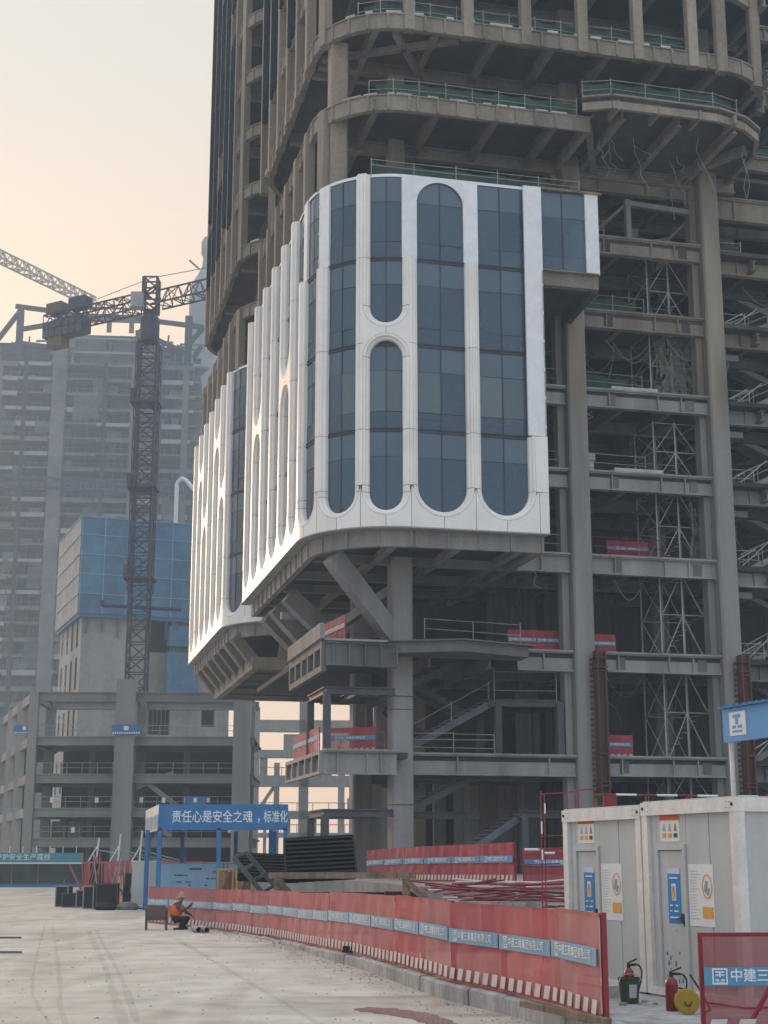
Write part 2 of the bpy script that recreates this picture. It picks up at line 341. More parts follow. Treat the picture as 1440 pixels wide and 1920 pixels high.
# raised basement deck that the tower stands behind
dk = MB().prism([(1.2,41.5),(14,40.0),(60,42),(60,150),(-7,150),(-7,62),(-1.5,57)], 0.004, 1.28)
dk.build('podium_deck', M['concrete'], kind='structure')

# ================================================================== office tower under construction
TA = R(13.5); TO = (0.81, 75.0, 0)
import numpy as np
TO = (31.0/2875.04*75.0, 75.0, 0.0)
tower = thing('office_tower', 'unfinished brown concrete office tower with a white arched glass facade block', 'building', TO, TA)
LV = [7.1, 12.45, 17.6, 22.2, 26.8, 31.35, 35.75, 40.4, 45.0, 49.6, 54.2, 58.8, 63.4, 68.0, 72.6, 77.2]

def arc(cx, cy, r, a0, a1, n=12):
    return [(cx + r*math.cos(a0+(a1-a0)*i/n), cy + r*math.sin(a0+(a1-a0)*i/n)) for i in range(n+1)]
def round_rect(u0, u1, v0, v1, r, n=10):
    p = arc(u0+r, v0+r, r, -math.pi/2, -math.pi, n) + arc(u0+r, v1-r, r, math.pi, math.pi/2, n)
    p += arc(u1-r, v1-r, r, math.pi/2, 0, n) + arc(u1-r, v0+r, r, 0, -math.pi/2, n)
    return p
B1 = (-5.0, 21.2, -4.9, 18.0); B2 = (-5.0, 21.2, 24.6, 50.5)
def slab_poly(b, inset=0, r=4.3): return round_rect(b[0]+inset, b[1]-inset, b[2]+inset, b[3]-inset, r-inset)
def ring(mb, poly, th, z0, z1):
    n = len(poly); inner = []
    for i in range(n):
        a = Vector(poly[i-1]); b = Vector(poly[(i+1) % n]); d = (b-a).normalized(); nr = Vector((d.y, -d.x))   # clockwise loop -> inward
        inner.append(Vector(poly[i]) + nr*th)
    c = sum((Vector(p) for p in poly), Vector((0,0)))/n
    if (inner[0]-c).length > (Vector(poly[0])-c).length: inner = [Vector(poly[i])*2 - inner[i] for i in range(n)]
    for i in range(n):
        j = (i+1) % n; A, B_, C_, D = poly[i], poly[j], inner[j], inner[i]
        mb.add([(*A,z0),(*B_,z0),(*C_,z0),(*D,z0),(*A,z1),(*B_,z1),(*C_,z1),(*D,z1)],
               [(0,1,5,4),(2,3,7,6),(4,5,6,7),(0,3,2,1)])
def resample(poly, step, closed=True):
    out = []; pts = [Vector(p) for p in poly] + ([Vector(poly[0])] if closed else [])
    acc = 0; nxt = 0
    for a, b in zip(pts, pts[1:]):
        l = (b-a).length
        while nxt <= acc + l and l > 1e-6:
            t = (nxt-acc)/l; d = (b-a)/l; out.append((a + (b-a)*t, d)); nxt += step
        acc += l
    return out
def edge_beam(poly, z0, z1, m, closed=True, step=1.07, th=.32, parent=None, name='edge_beam'):
    mb = MB(); 
    if closed: ring(mb, poly, th, z0, z1)
    c = sum((Vector(p) for p in poly), Vector((0,0)))/len(poly)
    for p, d in resample(poly, step):
        nr = Vector((d.y, -d.x))
        if nr.dot(p - c) < 0: nr = -nr
        q = p + nr*.03
        mb.bar((q.x,q.y,z0+.02), (q.x,q.y,z1-.06), .10, .12, (d.x,d.y,0))
    ring(mb, [tuple(Vector(p)+ (Vector(p)-c).normalized()*.09) for p in poly], .2, z1-.07, z1+.0)
    return mb.build(name, m, parent or tower)

# ---- top block floors
for i, z in enumerate(LV[8:]):
    for b in (B1, B2):
        p = slab_poly(b, .12)
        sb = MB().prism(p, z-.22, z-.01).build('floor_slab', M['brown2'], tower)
        edge_beam(slab_poly(b), z-.85, z+.02, M['brown'])
    if i < 5:
        gb = MB()
        for b in (B1, B2):
            for k in range(9):
                u = -2.3 + k*3.2
                gb.ibeam((u, b[2]+.4, z-.55), (u, b[3]-.4, z-.55), .34, .62, .08, .12)
            for v in (b[2]+4.9, b[2]+13.9):
                gb.ibeam((b[0]+.5, v, z-.6), (b[1]-.5, v, z-.6), .42, .72, .1, .14)
        gb.each('floor_joist', M['joistbrown'], tower)
# bracing in the soffit by the rounded corner of the lowest top-block floor
bb = MB(); zb = 44.3
for a, c in (((-4.4,-.6),(2.2,-4.2)), ((-1.2,-4.1),(2.0,1.2)), ((-4.6,1.2),(5.0,1.0))): bb.bar((*a,zb),(*c,zb),.32,.34)
bb.each('soffit_brace', M['brown'], tower)
# second floor slab below the open storey (level 40.4) : left terrace and right balcony
def front_poly(b, u1, back=18.0):
    p = arc(b[0]+4.3, b[2]+4.3, 4.3, -math.pi/2, -math.pi, 10) + [(b[0], back), (u1, back), (u1, b[2])]
    return p
zt = 40.4
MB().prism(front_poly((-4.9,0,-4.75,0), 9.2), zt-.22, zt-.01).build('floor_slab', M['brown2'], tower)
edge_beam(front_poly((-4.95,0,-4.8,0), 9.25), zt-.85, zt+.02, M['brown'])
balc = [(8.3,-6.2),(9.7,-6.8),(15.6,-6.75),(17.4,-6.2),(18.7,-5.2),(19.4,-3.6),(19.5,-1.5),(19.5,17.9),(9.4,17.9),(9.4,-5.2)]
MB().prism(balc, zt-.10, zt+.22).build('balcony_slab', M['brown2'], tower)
bm_ = MB()
for k, (a, c) in enumerate(zip(balc[:7], balc[1:8])):
    bm_.bar((*a,zt-.28),(*c,zt-.28),.22,.42); bm_.bar((*a,zt+.22),(*c,zt+.22),.5,.10)
for x in (10.0,12.3,14.6,16.6): bm_.bar((x,-6.95,zt-.3),(x,-5.6,zt-.3),.14,.5)
bm_.each('balcony_edge', M['brown'], tower)
jb = MB()
for k in range(9):
    u = -2.3+k*3.2
    if u < 9: jb.ibeam((u,-4.5,zt-.52),(u,16,zt-.52),.34,.6,.08,.12)
    elif u < 19: jb.ibeam((u,-6.2,zt-.42),(u,16,zt-.52),.34,.6,.08,.12)
for v in (.2, 6.5, 12): jb.ibeam((-4.4,v,zt-.62),(20,v,zt-.62),.42,.75,.1,.14)
jb.bar((9.3,-4.5,zt-.5),(13.5,5,zt-.55),.35,.5); jb.bar((18.5,-4.2,zt-.5),(12.5,6,zt-.55),.35,.5)
jb.each('floor_joist', M['joistbrown'], tower)
for z in LV[3:8]:
    p = front_poly((-4.9,0,-4.75,0), 6.0 if z > 17 else 6.0)
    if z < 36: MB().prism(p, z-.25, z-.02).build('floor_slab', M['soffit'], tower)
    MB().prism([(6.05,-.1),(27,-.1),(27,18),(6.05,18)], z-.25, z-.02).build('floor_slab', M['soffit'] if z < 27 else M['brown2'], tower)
for z in LV[3:8]:
    MB().prism(front_poly((-4.9,0,24.8,0), 21, 50), z-.25, z-.02).build('floor_slab', M['brown2'], tower)
    if z > 36: edge_beam(front_poly((-4.95,0,24.7,0), 21, 50), z-.85, z+.02, M['brown'])
# ---- lower floors
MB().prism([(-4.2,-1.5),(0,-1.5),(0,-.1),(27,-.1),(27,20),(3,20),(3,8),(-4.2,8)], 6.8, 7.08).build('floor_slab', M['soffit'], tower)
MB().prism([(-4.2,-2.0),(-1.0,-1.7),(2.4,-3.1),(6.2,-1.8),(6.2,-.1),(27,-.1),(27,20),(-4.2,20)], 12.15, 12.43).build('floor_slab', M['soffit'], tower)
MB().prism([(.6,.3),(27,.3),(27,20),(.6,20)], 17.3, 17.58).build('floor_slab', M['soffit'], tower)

# ---- columns: grey paint below, sprayed brown above
def column(u, v, z0, z1, w_, m, extra=True):
    mb = MB(); h = w_/2; c = .10
    oct_ = [(u-h+c,v-h),(u+h-c,v-h),(u+h,v-h+c),(u+h,v+h-c),(u+h-c,v+h),(u-h+c,v+h),(u-h,v+h-c),(u-h,v-h+c)]
    z = z0
    mb.prism(oct_, z0, z1)
    return mb.build('column', m, tower)
for u in (0.0, 9.75, 18.05):
    for v in (0.0, 9.0, 18.0, 27.0, 36.0, 45.0):
        ztop = 17.0 if (u, v) == (0.0, 0.0) else 26.6
        if u == 0.0 and v > 10: column(u, v, 17.2, 80, 1.06, M['brown']); continue
        column(u, v, 1.2, ztop if ztop < 20 else 80, 1.1, M['colmix'])
column(-3.85, -2.1, 35.6, 44.3, .95, M['brown']); column(-.2, 0, 35.6, 44, .9, M['brown'])
for u in (9.75, 18.05):               # narrow flange plate beside each front column
    box('column_flange', M['colmix'], tower, u-.95, u-.58, .1, .8, 1.3, 39.6)
cj = MB()
for z in (4.6, 9.25, 9.9): cj.prism([(-.57,-.57),(.57,-.57),(.57,.57),(-.57,.57)], z, z+.05)
cj.each('column_joint', M['greydark'], tower)

# ---- front edge girders between the right hand columns
def girder(u0, u1, v, z, m, h=.95, stiff=2.3, w_=.42):
    mb = MB().ibeam((u0,v,z-h/2), (u1,v,z-h/2), w_, h, .07, .08)
    n = max(1, int((u1-u0)/stiff))
    for k in range(1, n+1):
        x = u0+(u1-u0)*(k-.35*(k % 2))/(n+.4); mb.box(x-.03,x+.03,v-w_/2+.02,v-.04,z-h+.07,z-.07)
    mb.box(u0, u1, v-.30, v+.02, z+.001, z+.10)      # poured slab lip on the top flange
    return mb.build('girder', m, tower)
for z in LV[:7]:
    m = M['grey'] if z < 30 else M['brown']
    girder(10.32, 17.5, -.05, z, m); girder(18.62, 27, .9, z-.15, m)
    if z < 23 and z > 15 : girder(6.2, 9.18, -.05, z, m, stiff=1.5)
    if 23 < z < 31: girder(6.2, 9.18, -.05, z, m, stiff=1.5)
girder(10.32, 17.5, .3, 39.9, M['brown'], 1.2); girder(18.7, 27, 1.0, 39.4, M['brown'], 1.3)
girder(.57, 9.18, -.05, 7.1, M['grey'], 1.0, 3.5); girder(-4.2, -.57, -1.5, 7.1, M['grey'], 1.1, 1.0)
girder(6.2, 9.18, -.05, 12.45, M['grey'], 1.0, 1.5)
# interior joists and cross girders
for z in LV[:7]:
    mb = MB(); m = M['joistgrey'] if z < 30 else M['joistbrown']
    for u in (1.6, 4.8, 7.2, 9.75, 12.6, 15.4, 18.05, 21, 24):
        if z < 12 and u < 5: continue
        mb.ibeam((u, .2, z-.6), (u, 18, z-.6), .32, .62, .08, .1)
    for v in (4.5, 9.0, 13.5): mb.ibeam((.6, v, z-.65), (27, v, z-.65), .36, .7, .08, .1)
    for u in (10.4, 18.7): mb.bar((u,.5,z-1.9),(u+2.6,9,z-.9),.3,.4)
    mb.each('floor_joist', m, tower)
# solid core and infill walls inside
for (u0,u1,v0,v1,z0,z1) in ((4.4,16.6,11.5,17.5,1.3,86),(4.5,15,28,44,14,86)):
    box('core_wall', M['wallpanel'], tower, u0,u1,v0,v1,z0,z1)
for (u0,u1,v,z0,z1,st,m) in ((7.0,9.6,7.6,12.5,16.9,.42,'wallpanel'),(10.4,14.5,7.6,12.5,16.9,.42,'wallpanel'),(10.4,14.8,7.6,7.1,11.6,.42,'wallpanel'),(5.6,10.6,9.8,1.3,6.2,.5,'concrete'),(10.4,17,7.6,1.3,6.2,.42,'wallpanel'),(10.3,27,9.6,17.6,39,.8,'wallpanel'),(14.6,27,9.6,1.3,17,.8,'wallpanel'),(19,27,8.4,40.4,44,.8,'shutter')):
    n = int((u1-u0)/st); mb = MB()
    for k in range(n):
        a = u0+(u1-u0)*k/n; mb.box(a, a+(u1-u0)/n-.03, v-(.06 if k % 2 else 0), v+.15, z0, z1)
    mb.each('wall_panel', M[m], tower)
for (u0,u1,v,z0,z1) in ((1.2,1.9,12,1.3,6.2),(3.0,3.6,13,1.3,6.2),(4.6,5.3,10.5,1.3,6.2)): box('wall_panel', M['concrete'], tower, u0,u1,v,v+.3,z0,z1)
box('loading_shutter', M['shutter'], tower, .9,2.2,7.4,7.6,13.2,15.6)

# ---- lower terraces left of the main column
tb = MB()
tb.ibeam((-4.2,-2.0,11.75),(-.6,-1.72,11.75),.4,1.15,.07,.06)
for k in range(5): tb.box(-3.9+k*.8,-3.84+k*.8,-2.12,-1.9,11.25,12.25)
tb.build('terrace_girder', M['terrace'], tower)
MB().prism([(-1.3,-1.9),(2.4,-3.45),(6.55,-2.0),(6.3,-.3),(-1.3,-.3)], 12.435, 12.50).prism([(-1.0,-1.8),(2.4,-3.2),(6.2,-1.85),(6.2,-.4),(-1.0,-.4)], 11.9, 12.43).build('canopy_slab', M['terrace'], tower)
box('canopy_edge_trim', M['shutter'], tower, -4.3,-1.2,-2.28,-2.2,12.36,12.46)
pp = MB(); pp.box(-4.55,-4.3,-2.2,6.9,12.45,13.2); pp.build('parapet', M['concrete'], tower)
pb_ = MB(); pb_.box(-4.4,-4.15,-1.9,7.2,10.9,11.2); pb_.box(-4.4,-4.15,-1.9,7.2,12.05,12.44)
for k in range(6): pb_.box(-4.42,-4.12,-1.9+k*1.75,-1.6+k*1.75,11.2,12.05)
pb_.box(-4.12,-4.06,-1.9,7.2,11.2,12.05); pb_.build('terrace_side_girder', M['terrace'], tower)
ps = MB(); ps.box(-4.4,-4.2,-1.55,8,6.0,6.16); ps.box(-4.4,-4.2,-1.55,8,6.94,7.12)
for k in range(6): ps.box(-4.4,-4.2,-1.55+k*1.85,-1.3+k*1.85,6.16,6.94)
ps.box(-4.2,-4.15,-1.55,8,6.16,6.94); ps.build('terrace_side_girder', M['grey'], tower)
# dark steel sub-frames: left bay and right landing
def subframe(posts, beams, h=.36):
    mb = MB()
    for (u,v,z0,z1) in posts: mb.ibeam((u,v,z0),(u,v,z1),.34,.34,.05,.05)
    for a, b in beams: mb.ibeam(a, b, .3, h, .05, .05)
    mb.each('steel_member', M['greydark'], tower)
subframe([(-4.0,-1.3,7.1,10.0),(-4.0,3.0,7.1,10.0),(-.9,3.0,7.1,10.0)], [((-4.0,-1.3,10.05),(-.6,-1.3,10.05)),((-4.0,-1.3,10.05),(-4.0,3.2,10.05)),((-4.0,3.0,10.05),(-.6,3.0,10.05)),((-2.4,-1.3,10.0),(-2.4,3,10.0))])
subframe([(-4.0,-1.0,1.3,4.1),(-4.0,2.6,1.3,4.1)], [((-4.0,-1.0,4.2),(-.6,-1.0,4.2)),((-4.0,-1.0,4.2),(-4.0,2.7,4.2)),((-4.0,2.6,4.2),(-.6,2.6,4.2)),((.6,2.0,4.2),(4.7,2.0,4.2))])
subframe([(5.4,.9,7.1,9.9),(8.5,.2,7.1,9.9),(8.5,4,7.1,9.9),(5.4,4,7.1,9.9)], [((4.9,.9,9.85),(8.5,.4,9.85)),((5.4,.9,9.85),(5.4,4,9.85)),((8.5,.4,9.85),(8.5,4,9.85)),((5.4,4,9.85),(8.5,4,9.85))])
box('landing_plate', M['greydark'], tower, 5.0,8.4,1.1,3.9,9.86,9.93)
subframe([(6.6,.6,1.3,4.2),(8.9,.6,1.3,4.2)], [((6.3,.6,4.25),(9.1,.6,4.25)),((6.6,3,4.25),(9.1,3,4.25))])

# ---- raking struts that carry the white block
st = [((-4.0,-2.23,16.55),(-.15,0,12.7)),((-4.4,8.0,16.3),(-.1,9.0,12.6)),((-4.4,15.5,16.3),(-.1,17.2,12.6)),((-4.4,12.3,16.3),(-1.0,13.2,13.0))]
for a, b in st: MB().bar(a, b, .62, 1.0).build('raking_strut', M['grey'], tower)
MB().bar((1.0,2.5,16.4),(-3.6,9,13.2),.4,.5).bar((.5,9,15.5),(-3,16,13),.4,.5).bar((-4.6,9,15.3),(0,9,15.3),.3,.4).each('cross_brace', M['grey'], tower)
# soffit of the white block
wb = front_poly((-4.95,0,-4.85,0), 6.05, 18.0)
edge_beam(wb, 16.62, 17.48, M['concrete'], step=1.6)
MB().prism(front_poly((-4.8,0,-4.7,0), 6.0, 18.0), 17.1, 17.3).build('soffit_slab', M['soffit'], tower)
mb = MB()
for u in (-1.4, 1.8, 4.9): mb.ibeam((u,-4.3,16.92),(u,17.5,16.92),.36,.56,.08,.1)
for v in (.1, 5, 9, 14): mb.ibeam((-4.5,v,16.9),(5.9,v,16.9),.36,.5,.08,.1)
mb.bar((5.8,-4.4,16.9),(5.8,0,16.9),.3,.5)
mb.each('soffit_joist', M['grey'], tower)
# hull under the far bay
hull = MB()
wb2 = front_poly((-4.95,0,24.75,0), 16, 50.0)
edge_beam(wb2, 16.62, 17.48, M['concrete'], step=1.6)
MB().prism(front_poly((-4.8,0,24.9,0), 16, 50.0), 17.1, 17.3).build('soffit_slab', M['soffit'], tower)
for k in range(7):
    v = 27.2 + k*3.3
    MB().bar((-4.75,v-.2,16.7),(-3.2,v+.2,14.9),.5,.75).build('raking_strut', M['brown'], tower)
MB().bar((-1.4,25.3,16.8),(-1.4,27.2,15.0),.7,.7).build('raking_strut', M['brown'], tower)
hr = MB(); hr.bar((-3.3,26.6,14.9),(-3.3,47.2,14.9),.5,.8); hr.bar((-3.3,26.8,14.9),(9,26.8,14.9),.5,.8); hr.bar((-3.3,47,14.9),(9,47,14.9),.5,.8)
hr.each('hull_ring_beam', M['brown'], tower)
hs = MB()
for k in range(4): hs.bar((-3.2,30+k*4.5,14.75),(9,30+k*4.5,14.75),.4,.5)
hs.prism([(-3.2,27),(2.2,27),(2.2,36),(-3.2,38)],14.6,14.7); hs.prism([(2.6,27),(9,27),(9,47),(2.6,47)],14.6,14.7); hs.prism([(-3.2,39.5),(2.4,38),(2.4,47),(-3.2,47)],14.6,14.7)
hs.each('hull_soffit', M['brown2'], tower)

# ================================================================== white facade of curved aluminium panels
JZ = [17.5, 19.55, 22.35, 26.75, 31.25, 35.85]
class Facade:
    def __init__(s, u0, v0, r): s.u0, s.v0, s.r = u0, v0, r; s.q = math.pi/2*r; s.uc, s.vc = u0+r, v0+r
    def P(s, t, z, d=0.):
        if t < 0: return (s.uc-t, s.v0-d, z)
        if t < s.q:
            a = t/s.r; rr = s.r+d; return (s.uc-rr*math.sin(a), s.vc-rr*math.cos(a), z)
        return (s.u0-d, s.vc+(t-s.q), z)
PROF = [(.0,-.42),(.0,-.24),(.03,-.175),(.075,-.14),(.125,-.13),(.13,-.075),(.165,-.02),(.205,.0),(.265,.0),(.27,-.03),(.285,-.03),(.30,.0)]
TW = .30
def outline(o, z0, z1, off):
    """points of an opening edge pushed outwards by off; o = (sl, sr, zb, zt, shape)"""
    sl, sr, zb, zt, shape = o; c = (sl+sr)/2; h = (sr-sl)/2; r = h+off
    left = []; n = 14
    pts = []
    if 'b' in shape:
        pts = [(c-r*math.cos(math.pi*k/n), zb+h-r*math.sin(math.pi*k/n)) for k in range(n+1)]
    return pts
def sweep(F, pieces, name, par, m):
    """pieces: list of polylines of (s, z, outward_s, outward_z)"""
    for pl in pieces:
        mb = MB(); rows = []
        for (w_, d) in PROF: rows.append([F.P(s_+os*w_, z+oz*w_, d) for (s_, z, os, oz) in pl])
        for a, b in zip(rows, rows[1:]): mb.strip(a, b)
        mb.build(name, m, par, smooth=True, ang=22)
def subdiv(a, b, st): n = max(1, int(math.ceil(abs(b-a)/st))); return [a+(b-a)*i/n for i in range(n+1)]
def facade(F, par, fins, opens, zbot, ztop, floors):
    g = .011
    # surrounds of the openings
    for (sl, sr, zb, zt, shape, ltop, rtop) in opens:
        h = (sr-sl)/2; c = (sl+sr)/2; n = 16
        if 'b' in shape:       # bottom arch, one cast piece
            pl = [(c-h*math.cos(math.pi*k/n), zb+h-h*math.sin(math.pi*k/n), -math.cos(math.pi*k/n), -math.sin(math.pi*k/n)) for k in range(n+1)]
            sweep(F, [pl], 'arch_surround', par, M['white'])
        if 't' in shape:
            pl = [(c-h*math.cos(math.pi*k/n), zt-h+h*math.sin(math.pi*k/n), -math.cos(math.pi*k/n), math.sin(math.pi*k/n)) for k in range(n+1)]
            sweep(F, [pl], 'arch_surround', par, M['white'])
        lo = zb+h+g if 'b' in shape else zb; 
        for side, top in ((-1, ltop), (1, rtop)):
            hi = (zt-h-g if 't' in shape else min(zt, top))
            zs = [lo] + [j for j in JZ if lo+.3 < j < hi-.3] + [hi]
            for a, b in zip(zs, zs[1:]):
                if b-a < .1: continue
                s_ = sl if side < 0 else sr
                sweep(F, [[(s_, a+g, side, 0), (s_, b-g, side, 0)]], 'jamb_surround', par, M['white'])
    # flat strip along each fin, between the two surrounds
    for (a, b, z0, z1) in fins:
        zs = [z0] + [j for j in JZ if z0+.3 < j < z1-.3] + [z1]
        for p, q in zip(zs, zs[1:]):
            mb = MB(); ss = subdiv(a, b, .15)
            mb.strip([F.P(x, p+g) for x in ss], [F.P(x, q-g) for x in ss]); mb.build('fin_face', M['white'], par)
def plate(F, par, s0, s1, zlo, zhi, name='spandrel_panel', m=None, d=0.):
    """panel between two height functions"""
    ss = subdiv(s0, s1, .08); mb = MB()
    mb.strip([F.P(x, zlo(x), d) for x in ss], [F.P(x, zhi(x), d) for x in ss]); return mb.build(name, m or M['white'], par)
def arch_low(c, h, zb, off=TW):
    r = h+off
    return lambda x: zb+h-math.sqrt(r*r-(x-c)**2) if abs(x-c) < r-1e-5 else 99
def arch_high(c, h, zt, off=TW):
    r = h+off
    return lambda x: zt-h+math.sqrt(max(0, r*r-(x-c)**2))
def glazing(F, par, sl, sr, zb, zt, floors, mid=True, ext=.30, d=-.40):
    """panes, centre mullion and transoms behind one opening"""
    a, b = sl-ext, sr+ext; c = (sl+sr)/2
    zs = [zb]; 
    for f in floors:
        for z in (f-1.36, f, f+.92): 
            if zb+.2 < z < zt-.2 and z not in zs: zs.append(z)
    zs = sorted(zs+[zt]+([34.35] if zt > 35 else []))
    for p, q in zip(zs, zs[1:]):
        for (x0, x1) in ((a, c), (c, b)):
            ss = subdiv(x0+.012, x1-.012, .45); mb = MB()
            o = [F.P(x, p+.012, d) for x in ss]; t = [F.P(x, q-.012, d) for x in ss]
            k0, k1 = random.uniform(-.014,.014), random.uniform(-.014,.014)      # no two panes hang quite true
            o = [F.P(x, p+.012, d+k0*i/len(ss)) for i, x in enumerate(ss)]; t = [F.P(x, q-.012, d+k0*i/len(ss)+k1) for i, x in enumerate(ss)]
            gm = 'spandrelglass' if q-p < 1.6 and q-p > 1.2 else 'glass'
            if 23.2 < p < 25 and q-p > 1.5: gm = 'reflectglass' if random.random() < .75 else 'glass'  # most panes of this storey get the tint painted for reflections
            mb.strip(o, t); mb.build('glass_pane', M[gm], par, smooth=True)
    mb = MB()
    def bar_(s0, s1, z0, z1, dep):
        ss = subdiv(s0, s1, .45)
        A = [F.P(x,z0,d-.03) for x in ss]; B_ = [F.P(x,z0,d+dep) for x in ss]; C_ = [F.P(x,z1,d+dep) for x in ss]; D = [F.P(x,z1,d-.03) for x in ss]
        mb.strip(A,B_); mb.strip(B_,C_); mb.strip(C_,D)
    bar_(c-.026, c+.026, zb, zt, .035)
    for z in zs[1:-1]:
        if any(abs(z-f) < .02 for f in floors): bar_(a, b, z-.12, z-.05, .05); bar_(a, b, z+.03, z+.09, .05); bar_(a,b,z-.05,z+.03,.01)
        else: bar_(a, b, z-.014, z+.014, .012)
    mb.build('mullion', M['mullion'], par)
def flat_strip(F, par, s0, s1, z0, z1, d=-.28):
    ss = subdiv(s0, s1, .2); mb = MB()
    mb.strip([F.P(x,z0,d) for x in ss],[F.P(x,z1,d) for x in ss])
    mb.strip([F.P(s0,z0,d),F.P(s0,z1,d)],[F.P(s0,z0,d-.14),F.P(s0,z1,d-.14)]); mb.strip([F.P(s1,z0,d),F.P(s1,z1,d)],[F.P(s1,z0,d-.14),F.P(s1,z1,d-.14)])
    # raised edge clips
    z = z0+.4
    while z < z1-.2:
        for s_ in (s0+.03, s1-.09): mb.strip([F.P(s_,z,d+.05),F.P(s_+.06,z,d+.05)],[F.P(s_,z+.16,d+.05),F.P(s_+.06,z+.16,d+.05)])
        z += 1.5
    mb.build('backing_strip', M['silver'], par)

FL = [22.4, 26.78, 31.28]
def make_block(F, par, centers, halves, modes, unfinished, zbot=17.5, ztop=35.8, neck=27.38):
    """centers: fin centres; halves: fin half widths; modes per opening: 'long', 'split', 'arch', split height optional"""
    n = len(centers); opens = []; fins = []
    for i in range(n-1):
        sl, sr = centers[i]+halves[i], centers[i+1]-halves[i+1]; c = (sl+sr)/2; h = (sr-sl)/2
        md = modes[i]; lt = unfinished.get(i, 99); rt = unfinished.get(i+1, 99)
        zb = 18.33
        if md == 'long' or md == 'arch':
            opens.append((sl, sr, zb, ztop, 'b', lt, rt))
        else:
            nk = md if isinstance(md, float) else neck
            opens.append((sl, sr, zb, nk-.46, 'bt', 99, 99)); opens.append((sl, sr, nk+.46, ztop, 'b', lt, rt))
            cl, cr = centers[i]+.0, centers[i+1]
            lo = arch_high(c, h, nk-.46); hi = arch_low(c, h, nk+.46)
            a, b = sl-TW, sr+TW
            a += 1e-3; b -= 1e-3; plate(F, par, a, c-.012, lo, hi); plate(F, par, c+.012, b, lo, hi)
        # skirt: two plates per module, jointed at fin centre and under the opening
        lo = arch_low(c, h, zb)
        f0 = lambda x: zbot
        lim = 19.53
        fl = lambda x, lo=lo, lim=lim: min(lim, lo(x))
        plate(F, par, centers[i]+.012, c-.012, f0, fl, 'skirt_panel'); plate(F, par, c+.012, centers[i+1]-.012, f0, fl, 'skirt_panel')
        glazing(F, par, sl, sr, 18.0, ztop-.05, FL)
    for i in range(n):
        top = min(ztop, unfinished.get(i, 99)); z0 = 18.33+1.2
        fins.append((centers[i]-halves[i]+TW, centers[i]+halves[i]-TW, 19.55, top))
        if top < ztop: flat_strip(F, par, centers[i]-halves[i]-.02, centers[i]+halves[i]+.02, top+.03, ztop, -.05 if i == 0 else -.28)
    facade(F, par, fins, opens, zbot, ztop, FL)
    # drip trim along the bottom edge and cap along the top
    mb = MB(); ss = subdiv(centers[0]-.42, centers[-1]+.4, .25)
    mb.strip([F.P(x,zbot-.01,.03) for x in ss],[F.P(x,zbot-.07,.03) for x in ss]); mb.strip([F.P(x,zbot-.07,.03) for x in ss],[F.P(x,zbot-.07,-.55) for x in ss]); mb.strip([F.P(x,zbot-.01,.03) for x in ss],[F.P(x,zbot-.01,-.1) for x in ss])
    mb.build('drip_trim', M['shutter'], par)
    mb = MB(); mb.strip([F.P(x,ztop-.1,-.36) for x in ss],[F.P(x,ztop+.06,-.36) for x in ss]); mb.strip([F.P(x,ztop+.06,-.36) for x in ss],[F.P(x,ztop+.06,-.9) for x in ss])
    mb.build('top_cap', M['silver'], par)

fac1 = link('white_facade', None, tower); fac1['label'] = 'near white facade with tall rounded windows'
F1 = Facade(-5.5, -5.4, 4.8)
c1 = [-6.42, -3.16, .06, 2.55, 5.14, 7.55, 10.25, 13.5, 16.8, 20.1, 23.4, 26.3]
h1 = [.46, .36, .38, .38, .40, .40] + [.40]*6
make_block(F1, fac1, c1, h1, ['long','arch','split','long','long','long','split','long','long','split','long'], {0: 22.4, 1: 31.28, 2: 31.28, 4: 31.28, 5: 31.28})
# arched silver spandrel at the head of the wide window
sl, sr = -3.16+.36, .06-.38; cc = (sl+sr)/2; hh = (sr-sl)/2
plate(F1, fac1, sl, sr, arch_high(cc, hh, 35.55, 0), lambda x: 35.8, 'arch_spandrel', M['silver'], -.30)
# top-storey glass that runs on past the finished block
glazing(F1, fac1, -9.35, -6.92, 31.4, 35.75, FL, ext=.05)
flat_strip(F1, fac1, -10.1, -9.38, 31.35, 35.8)
mb = MB(); mb.box(6.0, 9.35, -5.0, -4.6, 30.6, 31.3); mb.box(6.05,9.3,-5.25,-4.55,31.3,31.37); mb.build('bracket_beam', M['brown'], tower)
MB().prism([(5.6,-4.9),(9.3,-4.9),(9.7,4),(5.6,4)], 31.0, 31.2).bar((9.2,-4.7,30.8),(9.4,3,30.6),.35,.7).build('bracket_soffit', M['brown2'], tower)
MB().prism([(-1,-4.9),(9.5,-4.9),(9.5,4),(-1,4)], 35.55, 35.74).build('roof_deck', M['brown2'], tower)
MB().box(5.8,9.6,-5.2,-4.9,35.8,35.92).build('roof_board', M['timber'], tower)
plate(F1, fac1, -6.9, -6.43, lambda x: 17.5, lambda x: 19.53, 'skirt_panel'); plate(F1, fac1, -6.9, -6.58, lambda x: 19.55, lambda x: 22.4, 'fin_face')
box('partition', M['brick'], tower, -2.8, 5.6, -1.6, -1.5, 24.1, 26.2)
# return of the block on its right end
MB().prism([(6.14,-5.38),(6.19,-5.38),(6.19,-.4),(6.14,-.4)], 17.45, 31.2).build('end_wall', M['shutter'], tower)

fac2 = link('white_facade', None, tower); fac2['label'] = 'far white facade with slender window slots'
F2 = Facade(-5.5, 24.2, 4.8)
c2 = [-2.4, .9, 4.0, 7.0, 10.2, 13.6, 17.0, 20.4, 23.8, 27.2]
make_block(F2, fac2, c2, [.40]*len(c2), ['long','long','long','split',31.9,'long','split',31.9,'long'], {})

